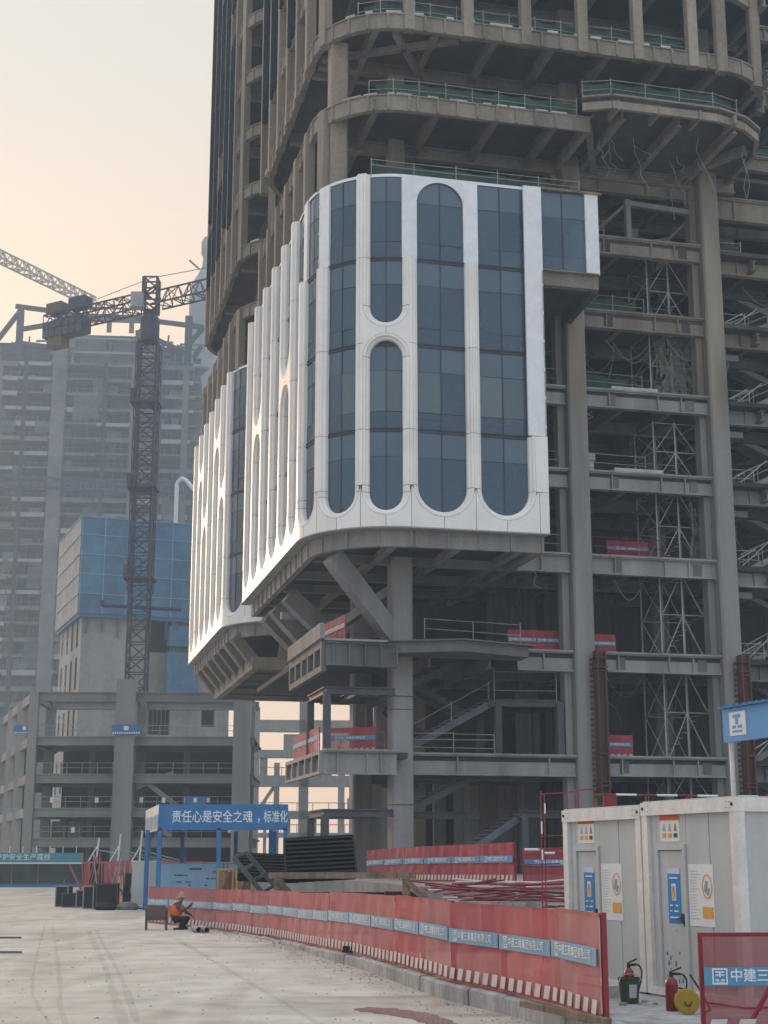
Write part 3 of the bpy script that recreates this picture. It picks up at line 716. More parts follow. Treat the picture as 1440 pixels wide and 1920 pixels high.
# ================================================================== upper facade fins and dark glazing
def fin_row(F, par, ss, z0, z1, m, w_=.55, dp=.52):
    for s_ in ss:
        a = [F.P(s_-w_/2,0,0), F.P(s_+w_/2,0,0), F.P(s_+w_/2,0,-dp), F.P(s_-w_/2,0,-dp)]
        MB().prism([(p[0],p[1]) for p in a], z0, z1).build('facade_fin', m, par)
FU1 = Facade(-5.15, -5.05, 4.4); FU2 = Facade(-5.15, 24.5, 4.4)
sA = [-16.1,-12.9,-9.7,-6.5,-3.3,-.1]
sB = [5.2, 8.0, 11.2, 14.4, 17.6, 20.8, 24.0]
fin_row(FU1, tower, sA+sB, 44.1, 82, M['brown'])
fin_row(FU1, tower, [5.2, 8.0, 11.2, 14.4, 17.6, 20.8, 24.0], 35.8, 40.3, M['brown'])
sB2 = [2.4, 5.6, 8.6, 11.8, 15.0, 18.2, 21.4, 24.6]
fin_row(FU2, tower, [-2.2]+sB2, 44.1, 82, M['brown'])
fin_row(FU2, tower, [-2.2]+sB2, 35.8, 40.3, M['brown'])
# right rounded corner fins
for (u, v) in ((17.0,-4.95),(19.6,-3.9),(21.1,-1.2)): column(u, v, 43.9, 82, .6, M['brown'])
def dark_panes(F, ss, zs):
    for a, b in zip(ss, ss[1:]):
        if b-a > 3.6: continue
        for z0, z1 in zip(zs, zs[1:]):
            if random.random() < .12: continue
            x = subdiv(a+.34, b-.34, .5); mb = MB()
            mb.strip([F.P(t, z0+.05, .04) for t in x], [F.P(t, z1-.05, .04) for t in x])
            mb.strip([F.P(t, z1-.05, .04) for t in x], [F.P(t, z1-.05, -.3) for t in x]); mb.strip([F.P(t, z0+.05, .04) for t in x], [F.P(t, z0+.05, -.3) for t in x])
            mb.build('dark_glass_panel', M['darkglass'], tower)
ZG = [48.9, 50.4, 53.4, 54.9, 58.0, 59.5, 62.6, 64.1, 67.2, 68.7, 71.8, 73.3, 76.4, 81]
dark_panes(FU1, sB[2:], ZG[:9]); dark_panes(FU2, sB2[2:], ZG)

# ================================================================== guard rails, nets and kerb pads on slab edges
def rails(pts, z, m_rail, net=False, h=1.15, post=1.9, par=None, mids=(.6,), rnd=.0, name='guard_rail'):
    par = par or tower; mb = MB(); ps = []
    for a, b in zip(pts, pts[1:]):
        a = Vector(a); b = Vector(b); n = max(1, int((b-a).length/post))
        for i in range(n): ps.append(a+(b-a)*i/n)
    ps.append(Vector(pts[-1]))
    for p in ps: mb.tube((p.x,p.y,z), (p.x,p.y,z+h+random.uniform(-.03,.12)), .026, 5)
    for hh in list(mids)+[h-.05]:
        for a, b in zip(ps, ps[1:]):
            mb.tube((a.x,a.y,z+hh+random.uniform(-.02,.02)), (b.x,b.y,z+hh+random.uniform(-.02,.02)), .02, 5)
    r = mb.build(name, m_rail, par)
    if net:
        nb = MB()
        top = []; bot = []
        for a, b in zip(ps, ps[1:]):
            for i in range(4):
                q = a+(b-a)*i/4; top.append((q.x, q.y, z+h-.1-.16*math.sin(math.pi*i/4)-random.uniform(0,.06))); bot.append((q.x+.04, q.y+.05, z+.03))
        nb.strip(top, bot); o = nb.build('safety_net', M['net'], r); 
    return r
def curve_pts(F, s0, s1, d, st=1.5): return [F.P(x,0,d)[:2] for x in subdiv(s0, s1, st)]
rails(curve_pts(FU1, -16, 3.0, -.7), 45.0, M['rail'], True)
rails(curve_pts(Facade(-5.0,-4.85,4.3), -9.4, 2.2, -.5), 40.4, M['rail'], True)
rails([(8.4,-6.0),(9.8,-6.5),(15.6,-6.45),(17.2,-6.0)], 40.62, M['rail'], True)
rails([(-2.6,-4.6),(8.6,-4.6)], 35.8, M['rail'], True, h=.95)
rails(curve_pts(FU2, -3, 2.5, -.6), 54.2, M['rail']); rails(curve_pts(FU2, -3, 2.5, -.6), 49.6, M['rail']); rails(curve_pts(FU2, -3, 2.5, -.6), 45.0, M['rail'])
rails([(9.9,.2),(11.9,.2)], 35.8, M['rail']); rails([(10.4,.2),(14.2,.4)], 31.4, M['rail'], True)
rails([(10.4,.2),(13.9,.4)], 26.85, M['rail'], True); rails([(6.2,.2),(9.1,.2)], 26.85, M['rail'], True)
rails([(10.4,.2),(13.9,.4)], 22.25, M['rail']); rails([(6.2,.2),(9.1,.2)], 22.25, M['rail'])
rails([(10.4,.2),(14.8,.4)], 17.65, M['redrail']); rails([(6.2,.2),(9.1,.2)], 17.65, M['rail'])
rails([(.7,-2.2),(6.0,-1.2)], 12.5, M['rail']); rails([(.7,.3),(5.0,.3)], 7.1, M['rail'], mids=(.4,.8)); rails([(-1.4,.4),(-.7,.4)], 7.1, M['rail'])
rails([(5.2,.8),(8.4,.3)], 9.9, M['rail'], h=1.6, post=3.2)
for i, z in enumerate((36.2-.6, 31.2, 26.65, 22.05, 17.45, 12.3)):     # landings of the stair at the right
    rails([(18.9,.9),(20.6,.9),(20.6,3.2)], z, M['scaf'], i == 0, post=.9)
# white concrete pads on the slab edges
def pads(F, s0, s1, z, d, n):
    for k in range(n):
        s_ = s0+(s1-s0)*(k+random.uniform(.2,.8))/n; L_ = random.uniform(.35,.9); a = F.P(s_,z,d); b = F.P(s_+L_,z,d)
        MB().bar((a[0],a[1],z+.09),(b[0],b[1],z+.09),.28,.16).build('edge_pad', M['brick'], tower)
pads(FU1, -15.5, 3.5, 45.02, -.3, 15); pads(Facade(-5.0,-4.85,4.3), -9, 5, 40.42, -.3, 14); pads(FU1, 6, 24, 45.02, -.3, 9); pads(FU2, -2, 27, 45.02, -.3, 9)
MB().box(11.9,14.6,-.1,.3,26.9,27.15).build('edge_pad', M['brick'], tower); MB().box(11.9,14.7,-.1,.3,22.3,22.55).build('edge_pad', M['brick'], tower)
for (u,z) in ((7.0,22.25),(7.0,22.65),(7.05,23.05),(10.4,22.25),(10.4,22.65),(10.5,23.05),(7.4,22.25)): box('block', M['brick'], tower, u,u+.55,.5,.9,z,z+.37)

# ---- set-back section of the tower beyond the stair bay
for z in LV[6:]:
    MB().box(21.8,40,6.0,24,z-.25,z).build('floor_slab', M['brown2'], tower)
    girder(21.9, 40, 6.0, z, M['brown'], .9, 2.0)
for z in LV[:6]: MB().box(27,40,4.0,24,z-.25,z).build('floor_slab', M['soffit'], tower); girder(27, 40, 4.0, z, M['grey'], .9, 2.0)
for u in (22.6, 31): column(u, 6.8, 35.8, 82, 1.0, M['brown'])
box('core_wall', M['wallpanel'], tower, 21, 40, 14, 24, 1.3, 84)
rails([(22,6.3),(34,6.3)], 45.0, M['rail'], True); rails([(22,6.3),(34,6.3)], 49.6, M['rail'], True)
# ---- cables, hoses and drips left hanging in the open bays
for k in range(46):
    z = random.choice(LV[1:7]); u = random.choice((random.uniform(6.3,9), random.uniform(10.5,14.6), random.uniform(10.5,17.3), random.uniform(19,26))); v = random.uniform(.3,5); L_ = random.uniform(.6,3.4)
    p = [(u,v,z-.9)]
    for j in range(5): p.append((u+random.uniform(-.12,.12)*(j+1), v, z-.9-L_*(j+1)/5))
    if k % 4 == 0:
        du = random.uniform(1.5,3); p = [(u+du*j/8, v, z-1.0-1.1*math.sin(math.pi*j/8)) for j in range(9)]
    MB().path(p, random.choice((.016,.022,.03)), 4).build('hanging_cable', M['rail'] if k % 3 else M['cable'], tower)
# ---- bolted splice plates on the front girders
for z in LV[:7]:
    for u in (11.6, 16.2): 
        MB().box(u,u+.5,-.12,-.085,z-.78,z-.18).build('splice_plate', M['terrace'] if z < 30 else M['brown2'], tower)
# ---- raking stair flights in the right hand bay
for k, (za, zb_) in enumerate(zip([1.3]+LV[:6], LV[:7])):
    mb = MB(); zm = (za+zb_)/2
    mb.bar((20.4,3.4,za+.0),(25.5,3.4,zm+.2),1.3,.32); mb.bar((25.5,5.2,zm),(20.4,5.2,zb_-.2),1.3,.32)
    MB().bar((18.9,.95,za+.2),(20.5,.95,za+1.1),.05,.05).bar((19.6,.9,za+.1),(22,2.0,za+1.9),.05,.05).each('stair_rail', M['scaf'], tower)
    mb.bar((20.4,2.7,za+1.1),(25.5,2.7,zm+1.2),.06,.06); mb.bar((20.4,2.7,za+.65),(25.5,2.7,zm+.75),.05,.05)
    for j in range(5):
        x = 20.6+j*1.2; z = za+(zm-za)*(j*1.2/5.1)
        mb.tube((x,2.7,z+.1),(x,2.7,z+1.15),.03,5)
    mb.build('stair_flight', M['shutter'] if k > 2 else M['grey'], tower)
for z in LV[2:6]: box('stair_landing', M['grey'], tower, 18.7, 20.4, 1.5, 5.5, z-1.6, z-1.25)
# rusted starter columns bolted to the front columns
for u in (10.38, 18.45):
    mb = MB().ibeam((u,-.85,1.3),(u,-.85,12.5),.62,.5,.07,.07,(1,0,0))
    for z in (5.6,5.8,7.2,11.4,11.6,12.1): mb.box(u-.34,u+.34,-1.13,-.6,z,z+.07)
    for k in range(26): mb.box(u-.50,u-.34,-.75,-.65,5+k*.28,5.12+k*.28)
    mb.build('starter_column', M['rust'], tower)
# steel hoist frame by the open storey
mb = MB(); mb.bar((13.4,.3,35.8),(13.4,.3,38.4),.3,.3); mb.bar((13.4,.3,38.2),(17.6,.3,38.0),.28,.3); mb.bar((13.4,.4,38.2),(10.8,3,35.9),.16,.16); mb.bar((17.4,.6,37.8),(15.6,3,36),.16,.16); mb.bar((13.4,2,36.4),(16.6,2,37.1),.1,.1)
mb.box(14.6,15.2,3,3.3,36.2,38); mb.each('hoist_frame_member', M['grey'], tower)
# loose wires hanging below the balcony soffit
mb = MB()
for k in range(14):
    u, v = random.uniform(10,19), random.uniform(-5,-1); L_ = random.uniform(.8,3.4); p = [(u,v,39.9)]
    for j in range(4): p.append((p[-1][0]+random.uniform(-.4,.4), p[-1][1]+random.uniform(-.3,.3), 39.9-L_*(j+1)/4))
    MB().path(p, .018, 4).build('hanging_wire', M['rail'], tower)
# ================================================================== things standing in the tower
def T(u, v, z): c, s = math.cos(TA), math.sin(TA); return (TO[0]+u*c-v*s, TO[1]+u*s+v*c, z)
ORD = ['ground', 'second', 'third', 'fourth', 'fifth', 'sixth', 'seventh']
# ---- scaffold towers, one per storey
def scaffold(z0, z1, u0, label, net=None):
    root = thing('scaffold_tower', label, 'scaffold', T(u0, 1.1, z0), TA, 'scaffold towers in the column bay')
    W, D = 2.55, 2.6; H = z1-z0
    xs = (0, W/2, W); ys = (0, D)
    for y in ys:
        for x in xs: MB().tube((x,y,0),(x,y,H),.045,6).build('upright', M['scaf'], root)
    n = max(1, round(H/2.1)); hs = [H*k/n for k in range(1, n)] + [H-.1]
    for hgt in hs:
        mb = MB()
        for y in ys: mb.tube((0,y,hgt),(W,y,hgt),.03,5)
        for x in xs: mb.tube((x,0,hgt),(x,D,hgt),.03,5)
        mb.build('ledger', M['scaf'], root)
    zz = [0]+hs
    for a, b in zip(zz, zz[1:]):
        mb = MB()
        for y in ys: mb.tube((W/2,y,b),(.15,y,a+.1),.028,5); mb.tube((W/2,y,b),(W-.15,y,a+.1),.028,5)
        for x in (0, W): mb.tube((x,0,a),(x,D,b),.028,5)
        mb.build('brace', M['scaf'], root)
    mb = MB()                                    # stair treads inside
    for k in range(8): mb.box(.4+k*.25,.62+k*.25,D*.55,D*.95,hs[0]*k/8,hs[0]*k/8+.04)
    mb.build('tread', M['scaf'], root)
    if net:
        a, b = net; nb = MB(); n = 22
        for k in range(n):
            for j in range(10):
                if random.random() < .12: continue
                def P(i, q):
                    f = i/n; zz_ = H*(.97-.93*q/10) - .25*math.sin(math.pi*f)*(1-q/10)
                    pin = .18*math.sin(math.pi*q/10)
                    return (a+(b-a)*(pin+(1-2*pin)*f)+.05*math.sin(i*3+q), -.12-.10*math.sin(i*1.7+q*.6), zz_)
                nb.add([P(k,j),P(k+1,j),P(k+1,j+1),P(k,j+1)], [(0,1,2,3)])
        nb.build('debris_net', M['sacknet'], root)
    return root
M['sacknet'] = mat('torn_netting', (.27,.26,.235), .95, var=.3, scale=4, fine=40, alpha=.55)
zf = [1.3]+LV[:6]
for k in range(7):
    top = LV[k]-.35
    lab = ['scaffold tower on the lowest level behind the white cabins', 'scaffold tower between the two rusted columns, second storey up', 'scaffold tower on the third storey above the lower red mesh barrier',
           'scaffold tower half covered by a torn grey net hanging on its right side', 'short open-topped scaffold tower beside white concrete blocks', 'scaffold tower wrapped in torn grey netting, fifth storey of the frame', 'topmost scaffold tower, just below the brown sprayed girder'][k]
    h0 = zf[k]
    tp = top if k != 4 else h0+3.5
    scaffold(h0+.02, tp, 14.75, lab, {3: (1.7,3.0), 5: (-.2,2.9)}.get(k))

# ---- mesh barriers
LOGO = '中建三局集团有限公司'
def logo_mesh(sz, m):
    mb = MB(); a = sz/2
    def r(x0,x1,y0,y1): mb.add([(x0*a,y0*a,0),(x1*a,y0*a,0),(x1*a,y1*a,0),(x0*a,y1*a,0)],[(0,1,2,3)])
    r(-1,1,.82,1); r(-1,1,-1,-.82); r(-1,-.82,-.82,.82); r(.82,1,-.82,.82)
    r(-.6,.6,.45,.62); r(-.6,.6,.1,.24); r(-.1,.1,-.1,.45); r(-.6,-.15,-.55,-.35); r(.15,.6,-.55,-.35); r(-.6,.6,-.75,-.66)
    return mb.mesh('logo', m)
_logo = {}
def mesh_panel(parent, p0, p1, h, mm=None, bn=None, side=-1, stripes=True, slant=True, text=True, sag=.0, frame=None, name='mesh_panel', brace=False, lettersize=1.0):
    """panel between p0 and p1 (in parent space); visible side faces 'side' (-1 = towards -normal)"""
    mm = mm or M['redmesh']; bn = bn or M['banner']; frame = frame or M['redframe']
    p0 = Vector(p0); p1 = Vector(p1); d = p1-p0; L_ = d.length; ang = math.atan2(d.y, d.x); pit = math.atan2(d.z, math.hypot(d.x, d.y))
    fr = MB(); t = .045
    fr.box(0,t,-.025,.025,0,h); fr.box(L_-t,L_,-.025,.025,0,h); fr.box(t,L_-t,-.025,.025,h-t,h); fr.box(t,L_-t,-.025,.025,.0,t)
    if brace: fr.bar((L_*.5,.01,h*.9),(L_*.2,.01,.1),.03,.03); fr.bar((L_*.5,.01,h*.9),(L_*.8,.01,.1),.03,.03); fr.bar((L_*.5,.01,h),(L_*.5,.01,0),.03,.03)
    o = fr.build(name, frame, parent, loc=p0, rot=(0,-pit,ang))
    y = -.05; nb = MB(); nx, nz = max(3,int(L_/.2)), 6
    ph = random.uniform(0,6)
    def wv(i, j): return y + (.014*math.sin(i*1.9+ph)+.012*math.sin(i*.7+j*1.1+ph)+.012*math.sin(j*1.4-i*1.2+ph*2))*(1 if 0 < i < nx else .2)
    for i in range(nx):
        for j in range(nz):
            nb.add([(L_*a/nx, wv(a,b) , h*b/nz) for a, b in ((i,j),(i+1,j),(i+1,j+1),(i,j+1))], [(0,1,2,3)])
    nb.build('mesh_fabric', mm, o, smooth=True)
    z0, z1 = h*.50, h*.675
    MB().box(.03,L_-.03,y-.035,y-.031,z0,z1).build('banner', bn, o)
    if text:
        ch = (z1-z0)*.66*lettersize; me = text_mesh(LOGO, ch, M['letter'], 1.0, ch*.02)
        wid = max(v.co.x for v in me.vertices); s_ = min(1.0, (L_-.1-ch*1.4)/wid)
        lo = link('lettering', me, o, loc=(L_*.5-(wid*s_)/2+ch*.6, y-.040, (z0+z1)/2), rot=(math.pi/2,0,0)); lo.scale = (s_,1,1)
        if round(ch,3) not in _logo: _logo[round(ch,3)] = logo_mesh(ch*1.15, M['letter'])
        link('logo', _logo[round(ch,3)], o, loc=(L_*.5-(wid*s_)/2-ch*.15, y-.040, (z0+z1)/2), rot=(math.pi/2,0,0))
    if stripes:
        sb = MB(); n = max(5, int(L_/.29)); sh = .16 if slant else .0; z0 = .05; z1 = h*.185
        for k in range(n):
            a = L_*(k+.1)/n; b = a+L_/n*.56
            q = [(a,z0),(b,z0),(b+sh*L_/n*1.2,z1),(a+sh*L_/n*1.2,z1)]
            if q[2][0] > L_: continue
            sb.add([(x,y-.034,z) for x, z in q], [(0,1,2,3)])
        sb.each('stripe', M['stripe'], o)
    return o
def barrier(name, label, pts, h, group=None, **k):
    root = thing(name, label, 'barrier', pts[0], 0, group)
    b = Vector(pts[0])
    for a, c in zip(pts, pts[1:]): mesh_panel(root, Vector(a)-b, Vector(c)-b, h, **k)
    return root
def tpts(*p): return [T(*q) for q in p]
G = 'red mesh barriers on the tower floors'
barrier('mesh_barrier', 'red mesh barrier along the third storey right of the terrace railing', tpts((6.1,1.2,12.5),(7.7,1.2,12.5),(9.2,1.2,12.5)), 1.25, G)
barrier('mesh_barrier', 'short red mesh barrier just right of the rusted column on the third storey', tpts((10.6,1.4,12.5),(12.2,1.4,12.5)), 1.2, G)
barrier('mesh_barrier', 'dark red mesh barrier right of the rusted column one storey up', tpts((10.8,1.0,7.15),(12.8,1.0,7.15)), 1.2, G)
barrier('mesh_barrier', 'narrow red mesh barrier squeezed left of the second grey column', tpts((8.7,.8,7.15),(9.5,.8,7.15)), 1.2, G)
barrier('mesh_barrier', 'red and blue mesh barrier inside the dark steel bay', tpts((-3.6,1.2,7.15),(-1.3,-.4,7.15)), 1.25, G, brace=True)
barrier('mesh_barrier', 'pale sunlit mesh barrier along the open left side of the steel bay', tpts((-4.05,7.2,7.15),(-4.05,4.0,7.15),(-4.05,.2,7.15)), 1.25, G, mm=M['redmeshfadedlit'], bn=M['bannerf'], stripes=False, text=False)  # sunlight is put into the colour by paler mesh and band
barrier('mesh_barrier', 'sunlit orange-red mesh barrier beside the raking strut on the terrace', tpts((-3.7,5.0,12.6),(-3.0,-1.0,12.6)), 1.25, G, mm=M['redmeshfadedlit'], bn=M['stripe'], stripes=False, text=False)  # paler mesh and whitish band carry the sunlight in their colour
barrier('mesh_barrier', 'small red barrier with a blue band on the fourth storey slab edge', tpts((11.6,.7,17.7),(14.0,.7,17.7)), 1.0, G, mm=M['redthin'], stripes=False)

# ---- steel stairs
def stair(name, label, a, b, width, n, m, rails_=False):
    """flight from a to b in tower space"""
    root = thing(name, label, 'staircase', T(*a), TA)
    d = Vector(b)-Vector(a)
    for y in (0, width): MB().bar((0,y,0),tuple(d+Vector((0,y,0))),.07,.34).build('stringer', m, root)
    for k in range(n):
        f = (k+.5)/n; x = d.x*f; z = d.z*f+.22
        MB().box(min(x-.16,x+.16),x+.16,.0,width,z,z+.05).build('tread', m, root)
    if rails_:
        mb = MB()
        for f in (.1,.55,.95): p = d*f; mb.tube(tuple(p),tuple(p+Vector((0,0,1.2))),.03,5)
        mb.tube((d.x*.1,0,d.z*.1+1.1),(d.x*.95,0,d.z*.95+1.1),.025,5); mb.build('handrail', M['rail'], root)
    return root
stair('staircase', 'dark steel stair flight rising to the small landing right of the main column', (.2,1.0,7.2),(5.2,1.0,9.9),1.2,15,M['stairsteel'],True)
stair('staircase', 'dark steel stair flight climbing behind the main column under the middle girder', (.8,2.2,4.3),(6.2,2.2,7.0),1.2,15,M['stairsteel'])
stair('staircase', 'lowest dark steel stair flight above the back mesh fence', (3.0,.8,1.9),(6.8,.8,4.3),1.2,12,M['stairsteel'])
stair('staircase', 'broad dark stair flight rising up to the terrace underside', (-.6,3.0,9.9),(4.2,3.0,12.3),1.4,14,M['stairsteel'])
stair('staircase', 'dark stair flight descending behind the others from the terrace', (4.9,5.0,9.6),(.2,5.0,12.2),1.4,14,M['stairsteel'])
stair('staircase', 'brownish stair flight low in the shadow behind the main column', (4.2,5.4,7.2),(.8,5.4,9.9),1.4,14,M['brown2'])

# ================================================================== roadside kerb and mesh fence
# fence line in world space (x, y): near end first
FLN3 = [(2.47,17.45,.26),(2.04,20.05,.26),(1.06,22.9,.26),(.14,27.3,.24),(-.36,29.6,.22),(-1.0,32.0,.19),(-1.79,35.6,.13),(-2.82,39.6,.07),(-4.05,43.2,.03),(-5.5,46.6,.01),(-7.65,50.4,.01)]
FLN = [q[:2] for q in FLN3]
def fz(y):
    for (a, b) in zip(FLN3, FLN3[1:]):
        if a[1] <= y <= b[1]: return a[2]+(b[2]-a[2])*(y-a[1])/(b[1]-a[1])
    return .26 if y < 20 else .01
def along(pts, step):
    out = []; acc = 0; nxt = 0
    for a, b in zip(pts, pts[1:]):
        a = Vector(a); b = Vector(b); l = (b-a).length
        while nxt < acc+l: out.append(a+(b-a)*((nxt-acc)/l)); nxt += step
        acc += l
    out.append(Vector(pts[-1])); return out
kerb = thing('kerb', 'weathered concrete kerb under the red roadside fence', 'kerb', (0,0,0), kind='structure')
kp = along([(2.75,16.0)]+FLN[:9], 1.25)
for a, b in zip(kp, kp[1:]):
    d = (b-a).normalized(); a2 = a+d*.012; b2 = b-d*.012; hgt = max(.05, fz(a.y)-.015+random.uniform(-.02,.01)); n = Vector((-d.y,d.x))
    mb = MB(); wd = .17; off = random.uniform(-.012,.012)
    if n.x > 0: n = -n                      # n points to the road
    A = [a2+n*(wd+off), b2+n*(wd+off), b2-n*.16, a2-n*.16]; B_ = [a2+n*(wd-.035+off), b2+n*(wd-.035+off), b2-n*.16, a2-n*.16]
    mb.add([(p.x,p.y,-.02) for p in A]+[(p.x,p.y,hgt-.03) for p in A]+[(p.x,p.y,hgt) for p in B_],
           [(0,1,5,4),(1,2,6,5),(2,3,7,6),(3,0,4,7),(4,5,9,8),(5,6,10,9),(6,7,11,10),(7,4,8,11),(8,9,10,11)])
    mb.build('kerb_block', M['kerb'], kerb)
fence = thing('mesh_fence', 'long curved red mesh fence with blue lettered band along the road', 'fence', (FLN[0][0], FLN[0][1], .25))
fp = along(FLN, 1.93)
for i, (b, a) in enumerate(zip(fp, fp[1:])):
    if (b-a).length < .4: continue
    o = Vector((FLN[0][0], FLN[0][1], .25)); near = i < 5
    mesh_panel(fence, Vector((a.x,a.y,fz(a.y)+random.uniform(-.01,.02)))-o, Vector((b.x,b.y,fz(b.y)))-o, 1.14+random.uniform(-.015,.015), mm=(M['redmeshmid'] if i % 3 else M['redmeshdirty']) if near else M['redmeshfadedlit'], bn=M['bannermid'] if i < 6 else M['bannerf'], stripes=True, slant=True)
    if i == 6: box('post_foot', M['black'], fence, a.x-o.x-.19,a.x-o.x-.04,a.y-o.y-.16,a.y-o.y-.02,-.02,.10)
box('end_post', M['redframe'], fence, -.02,.03,-.07,.0,-.2,1.17)
MB().bar((-.75,1.9,.02),(-.02,-.25,.02),.10,.07).build('timber_batten', M['timber'], fence)
# ---- fence across the entrance at the right
rf = thing('mesh_fence', 'thin see-through red mesh fence panel in front of the cabin, cut by the frame', 'fence', (3.62,17.9,.02), R(2))
mesh_panel(rf, (0,0,0), (2.0,0.05,0), 1.16, mm=M['redthin'], stripes=True, lettersize=1.15)
MB().bar((.5,.12,.0),(1.2,.5,.9),.04,.04).build('stay', M['redframe'], rf)
# ---- fences behind, on the raised deck
bf = [(3.95,46.0,1.34),(3.1,48.4,1.32),(2.3,50.7,1.30),(1.45,53.1,1.28),(.75,55.4,1.26),(.05,57.5,1.22),(-.6,59.2,1.18)]
barrier('mesh_fence', 'deep red mesh fence standing in front of the main column base', bf[::-1], 1.17, lettersize=1.1)['category'] = 'fence'
barrier('mesh_fence', 'red mesh panel with large lettering between the back fence and the cabins', [(4.25,47,1.3),(6.3,47.2,1.3)], 1.05, stripes=False)['category'] = 'fence'
barrier('mesh_fence', 'faded red mesh fence beside the dark crates, near the blue shed post', [(-12.9,74.5,0),(-11.9,70.5,0),(-10.7,65.6,0)], 1.25, mm=M['redmeshfadedlit'], bn=M['bannerf'], text=False, stripes=False)['category'] = 'fence'
barrier('mesh_fence', 'dark red mesh fence far behind the crates before the green hoarding', [(-19.5,100,0),(-16.5,99,0),(-13.6,98,0),(-11.5,97.5,0)], 1.9, mm=M['redmesh'], bn=M['redmesh'], text=False, stripes=False)['category'] = 'fence'

# ================================================================== site cabins
CB0 = Vector((2.98,25.45)); CB1 = Vector((4.83,20.93)); cdir = (CB1-CB0).normalized(); CW = (CB1-CB0).length
crz = math.atan2(cdir.y, cdir.x)
def sheet(par, name, m, x0, x1, z0, z1, y): return MB().box(x0,x1,y-.006,y,z0,z1).build(name, m, par)
def cabin(label, x0, wd, top, last):
    o = CB0+cdir*x0; root = thing('site_cabin', label, 'cabin', (o.x,o.y,.08), crz, 'white site cabins')
    H = top; D = 6.0; p = .15
    for x in (0, wd-p):
        for y in (0, D-p): box('corner_post', M['cabinframe'], root, x,x+p,y,y+p,.10,H-.19)
    for q in ((-.005,wd+.005,-.012,.17),(-.005,wd+.005,D-.17,D+.01),(-.01,.17,.17,D-.17),(wd-.17,wd+.008,.17,D-.17)): box('roof_rail', M['cabinframe'], root, *q, H-.19, H)
    for q in ((.0,wd,0,.17),(wd-.17,wd,.17,D)): box('floor_rail', M['cabinframe'], root, *q, 0, .10)
    box('roof_sheet', M['cabin'], root, .02,wd-.02,.02,D-.02,H-.02,H+.02)
    for k in range(2): 
        hx = .06 if k == 0 else wd-.06
        MB().lathe([(.0,0),(.025,0),(.025,.01),(0,.01)], (hx,-.024,H-.09), 10, 'y').build('lifting_eye', M['black'], root)
    mb = MB()
    for hx in (.12,.2,wd-.12,wd-.2): mb.box(hx,hx+.012,-.018,-.012,H-.06,H-.048); mb.box(hx,hx+.012,-.018,-.012,H-.14,H-.128)
    mb.build('bolt', M['greydark'], root)
    # front wall panels with joints; the door fills the second
    ys = .07; d0, d1, dh = .22*wd, .22*wd+.76, 2.06
    d0 = .36; d1 = 1.02
    for (a, b, z0, z1) in ((p,d0-.06,.10,H-.19),(d0-.06,d1+.06,dh+.08,H-.19),(d1+.06,d1+.64,.10,H-.19),(d1+.65,wd-p,.10,H-.19)):
        if b-a > .02: MB().box(a+.004,b-.004,ys,ys+.05,z0,z1).build('wall_panel', M['cabin'], root)
    MB().box(p,wd-p,ys+.05,ys+.06,.1,H-.19).build('wall_lining', M['greydark'], root)
    MB().box(d0-.06,d0,ys-.04,ys+.05,.1,dh+.08).box(d1,d1+.06,ys-.04,ys+.05,.1,dh+.08).box(d0,d1,ys-.04,ys+.05,dh,dh+.08).build('door_frame', M['cabin'], root)
    dr = MB().box(d0+.008,d1-.008,ys+.0,ys+.04,.13,dh-.01).build('door', M['cabin'], root)
    MB().box(d1-.10,d1-.06,ys-.045,ys,1.02,1.16).bar((d1-.08,ys-.05,1.1),(d1-.2,ys-.05,1.08),.02,.025).build('handle', M['greydark'], dr)
    MB().box(d1-.05,d1-.02,ys-.03,ys,.98,1.06).build('padlock', M['black'], dr)
    if last:
        mb = MB()
        for k in range(26):
            x, z = random.uniform(d0+.05,d1-.1), abs(random.gauss(0,.45))+.15; s_ = random.uniform(.006,.03)
            if z < 1.0: mb.box(x,x+s_,ys-.006,ys-.003,z,z+s_*random.uniform(.6,3))
        mb.build('scuff', M['greydark'], dr)
    # right flank
    for k in range(5): MB().box(wd-.075,wd-.03,p+k*1.14+.004,p+(k+1)*1.14-.004,.1,H-.19).build('wall_panel', M['cabin'], root)
    # notices
    y = ys-.004
    po = sheet(root, 'poster', M['posterblue'], d0+.2,d0+.52,1.02,1.72,y); sheet(po, 'poster_header', M['posterlilac'], d0+.2,d0+.52,1.72,1.80,y)
    sheet(po, 'poster_picture', M['paper'], d0+.31,d0+.42,1.34,1.58,y-.008); sheet(po, 'poster_figure', M['posterorange'], d0+.33,d0+.40,1.36,1.46,y-.016); sheet(po, 'poster_figure', M['posterred'], d0+.345,d0+.385,1.46,1.54,y-.016)
    mb = MB()
    for (z, a, b) in ((1.65,.05,.27),(1.26,.05,.12),(1.26,.2,.26),(1.18,.05,.1),(1.18,.16,.26),(1.09,.05,.28)): mb.box(d0+.2+a,d0+.2+b,y-.012,y-.009,z,z+.022)
    mb.build('poster_text', M['letter'], po)
    x = d1+.085
    po = sheet(root, 'notice', M['paper'], x,x+.62,1.0,1.86,ys-.002)
    sheet(po, 'notice_block', M['posterorange'], x+.34,x+.59,1.12,1.27,ys-.012)
    mb = MB(); cx, cz = x+.465, 1.55; q = []
    for k in range(28):
        t = 2*math.pi*k/28; q.append((cx+.125*math.cos(t), ys-.014, cz+.17*math.sin(t)))
    mb.strip(q+[q[0]], [(cx+(a[0]-cx)*.86, a[1], cz+(a[2]-cz)*.86) for a in q+[q[0]]]); mb.build('prohibition_ring', M['posterorange'], po)
    MB().tube((cx-.05,ys-.016,cz-.07),(cx+.0,ys-.016,cz+.08),.025,5).tube((cx+.05,ys-.016,cz-.02),(cx+.01,ys-.016,cz-.11),.02,5).build('prohibition_sign', M['postertext'], po)
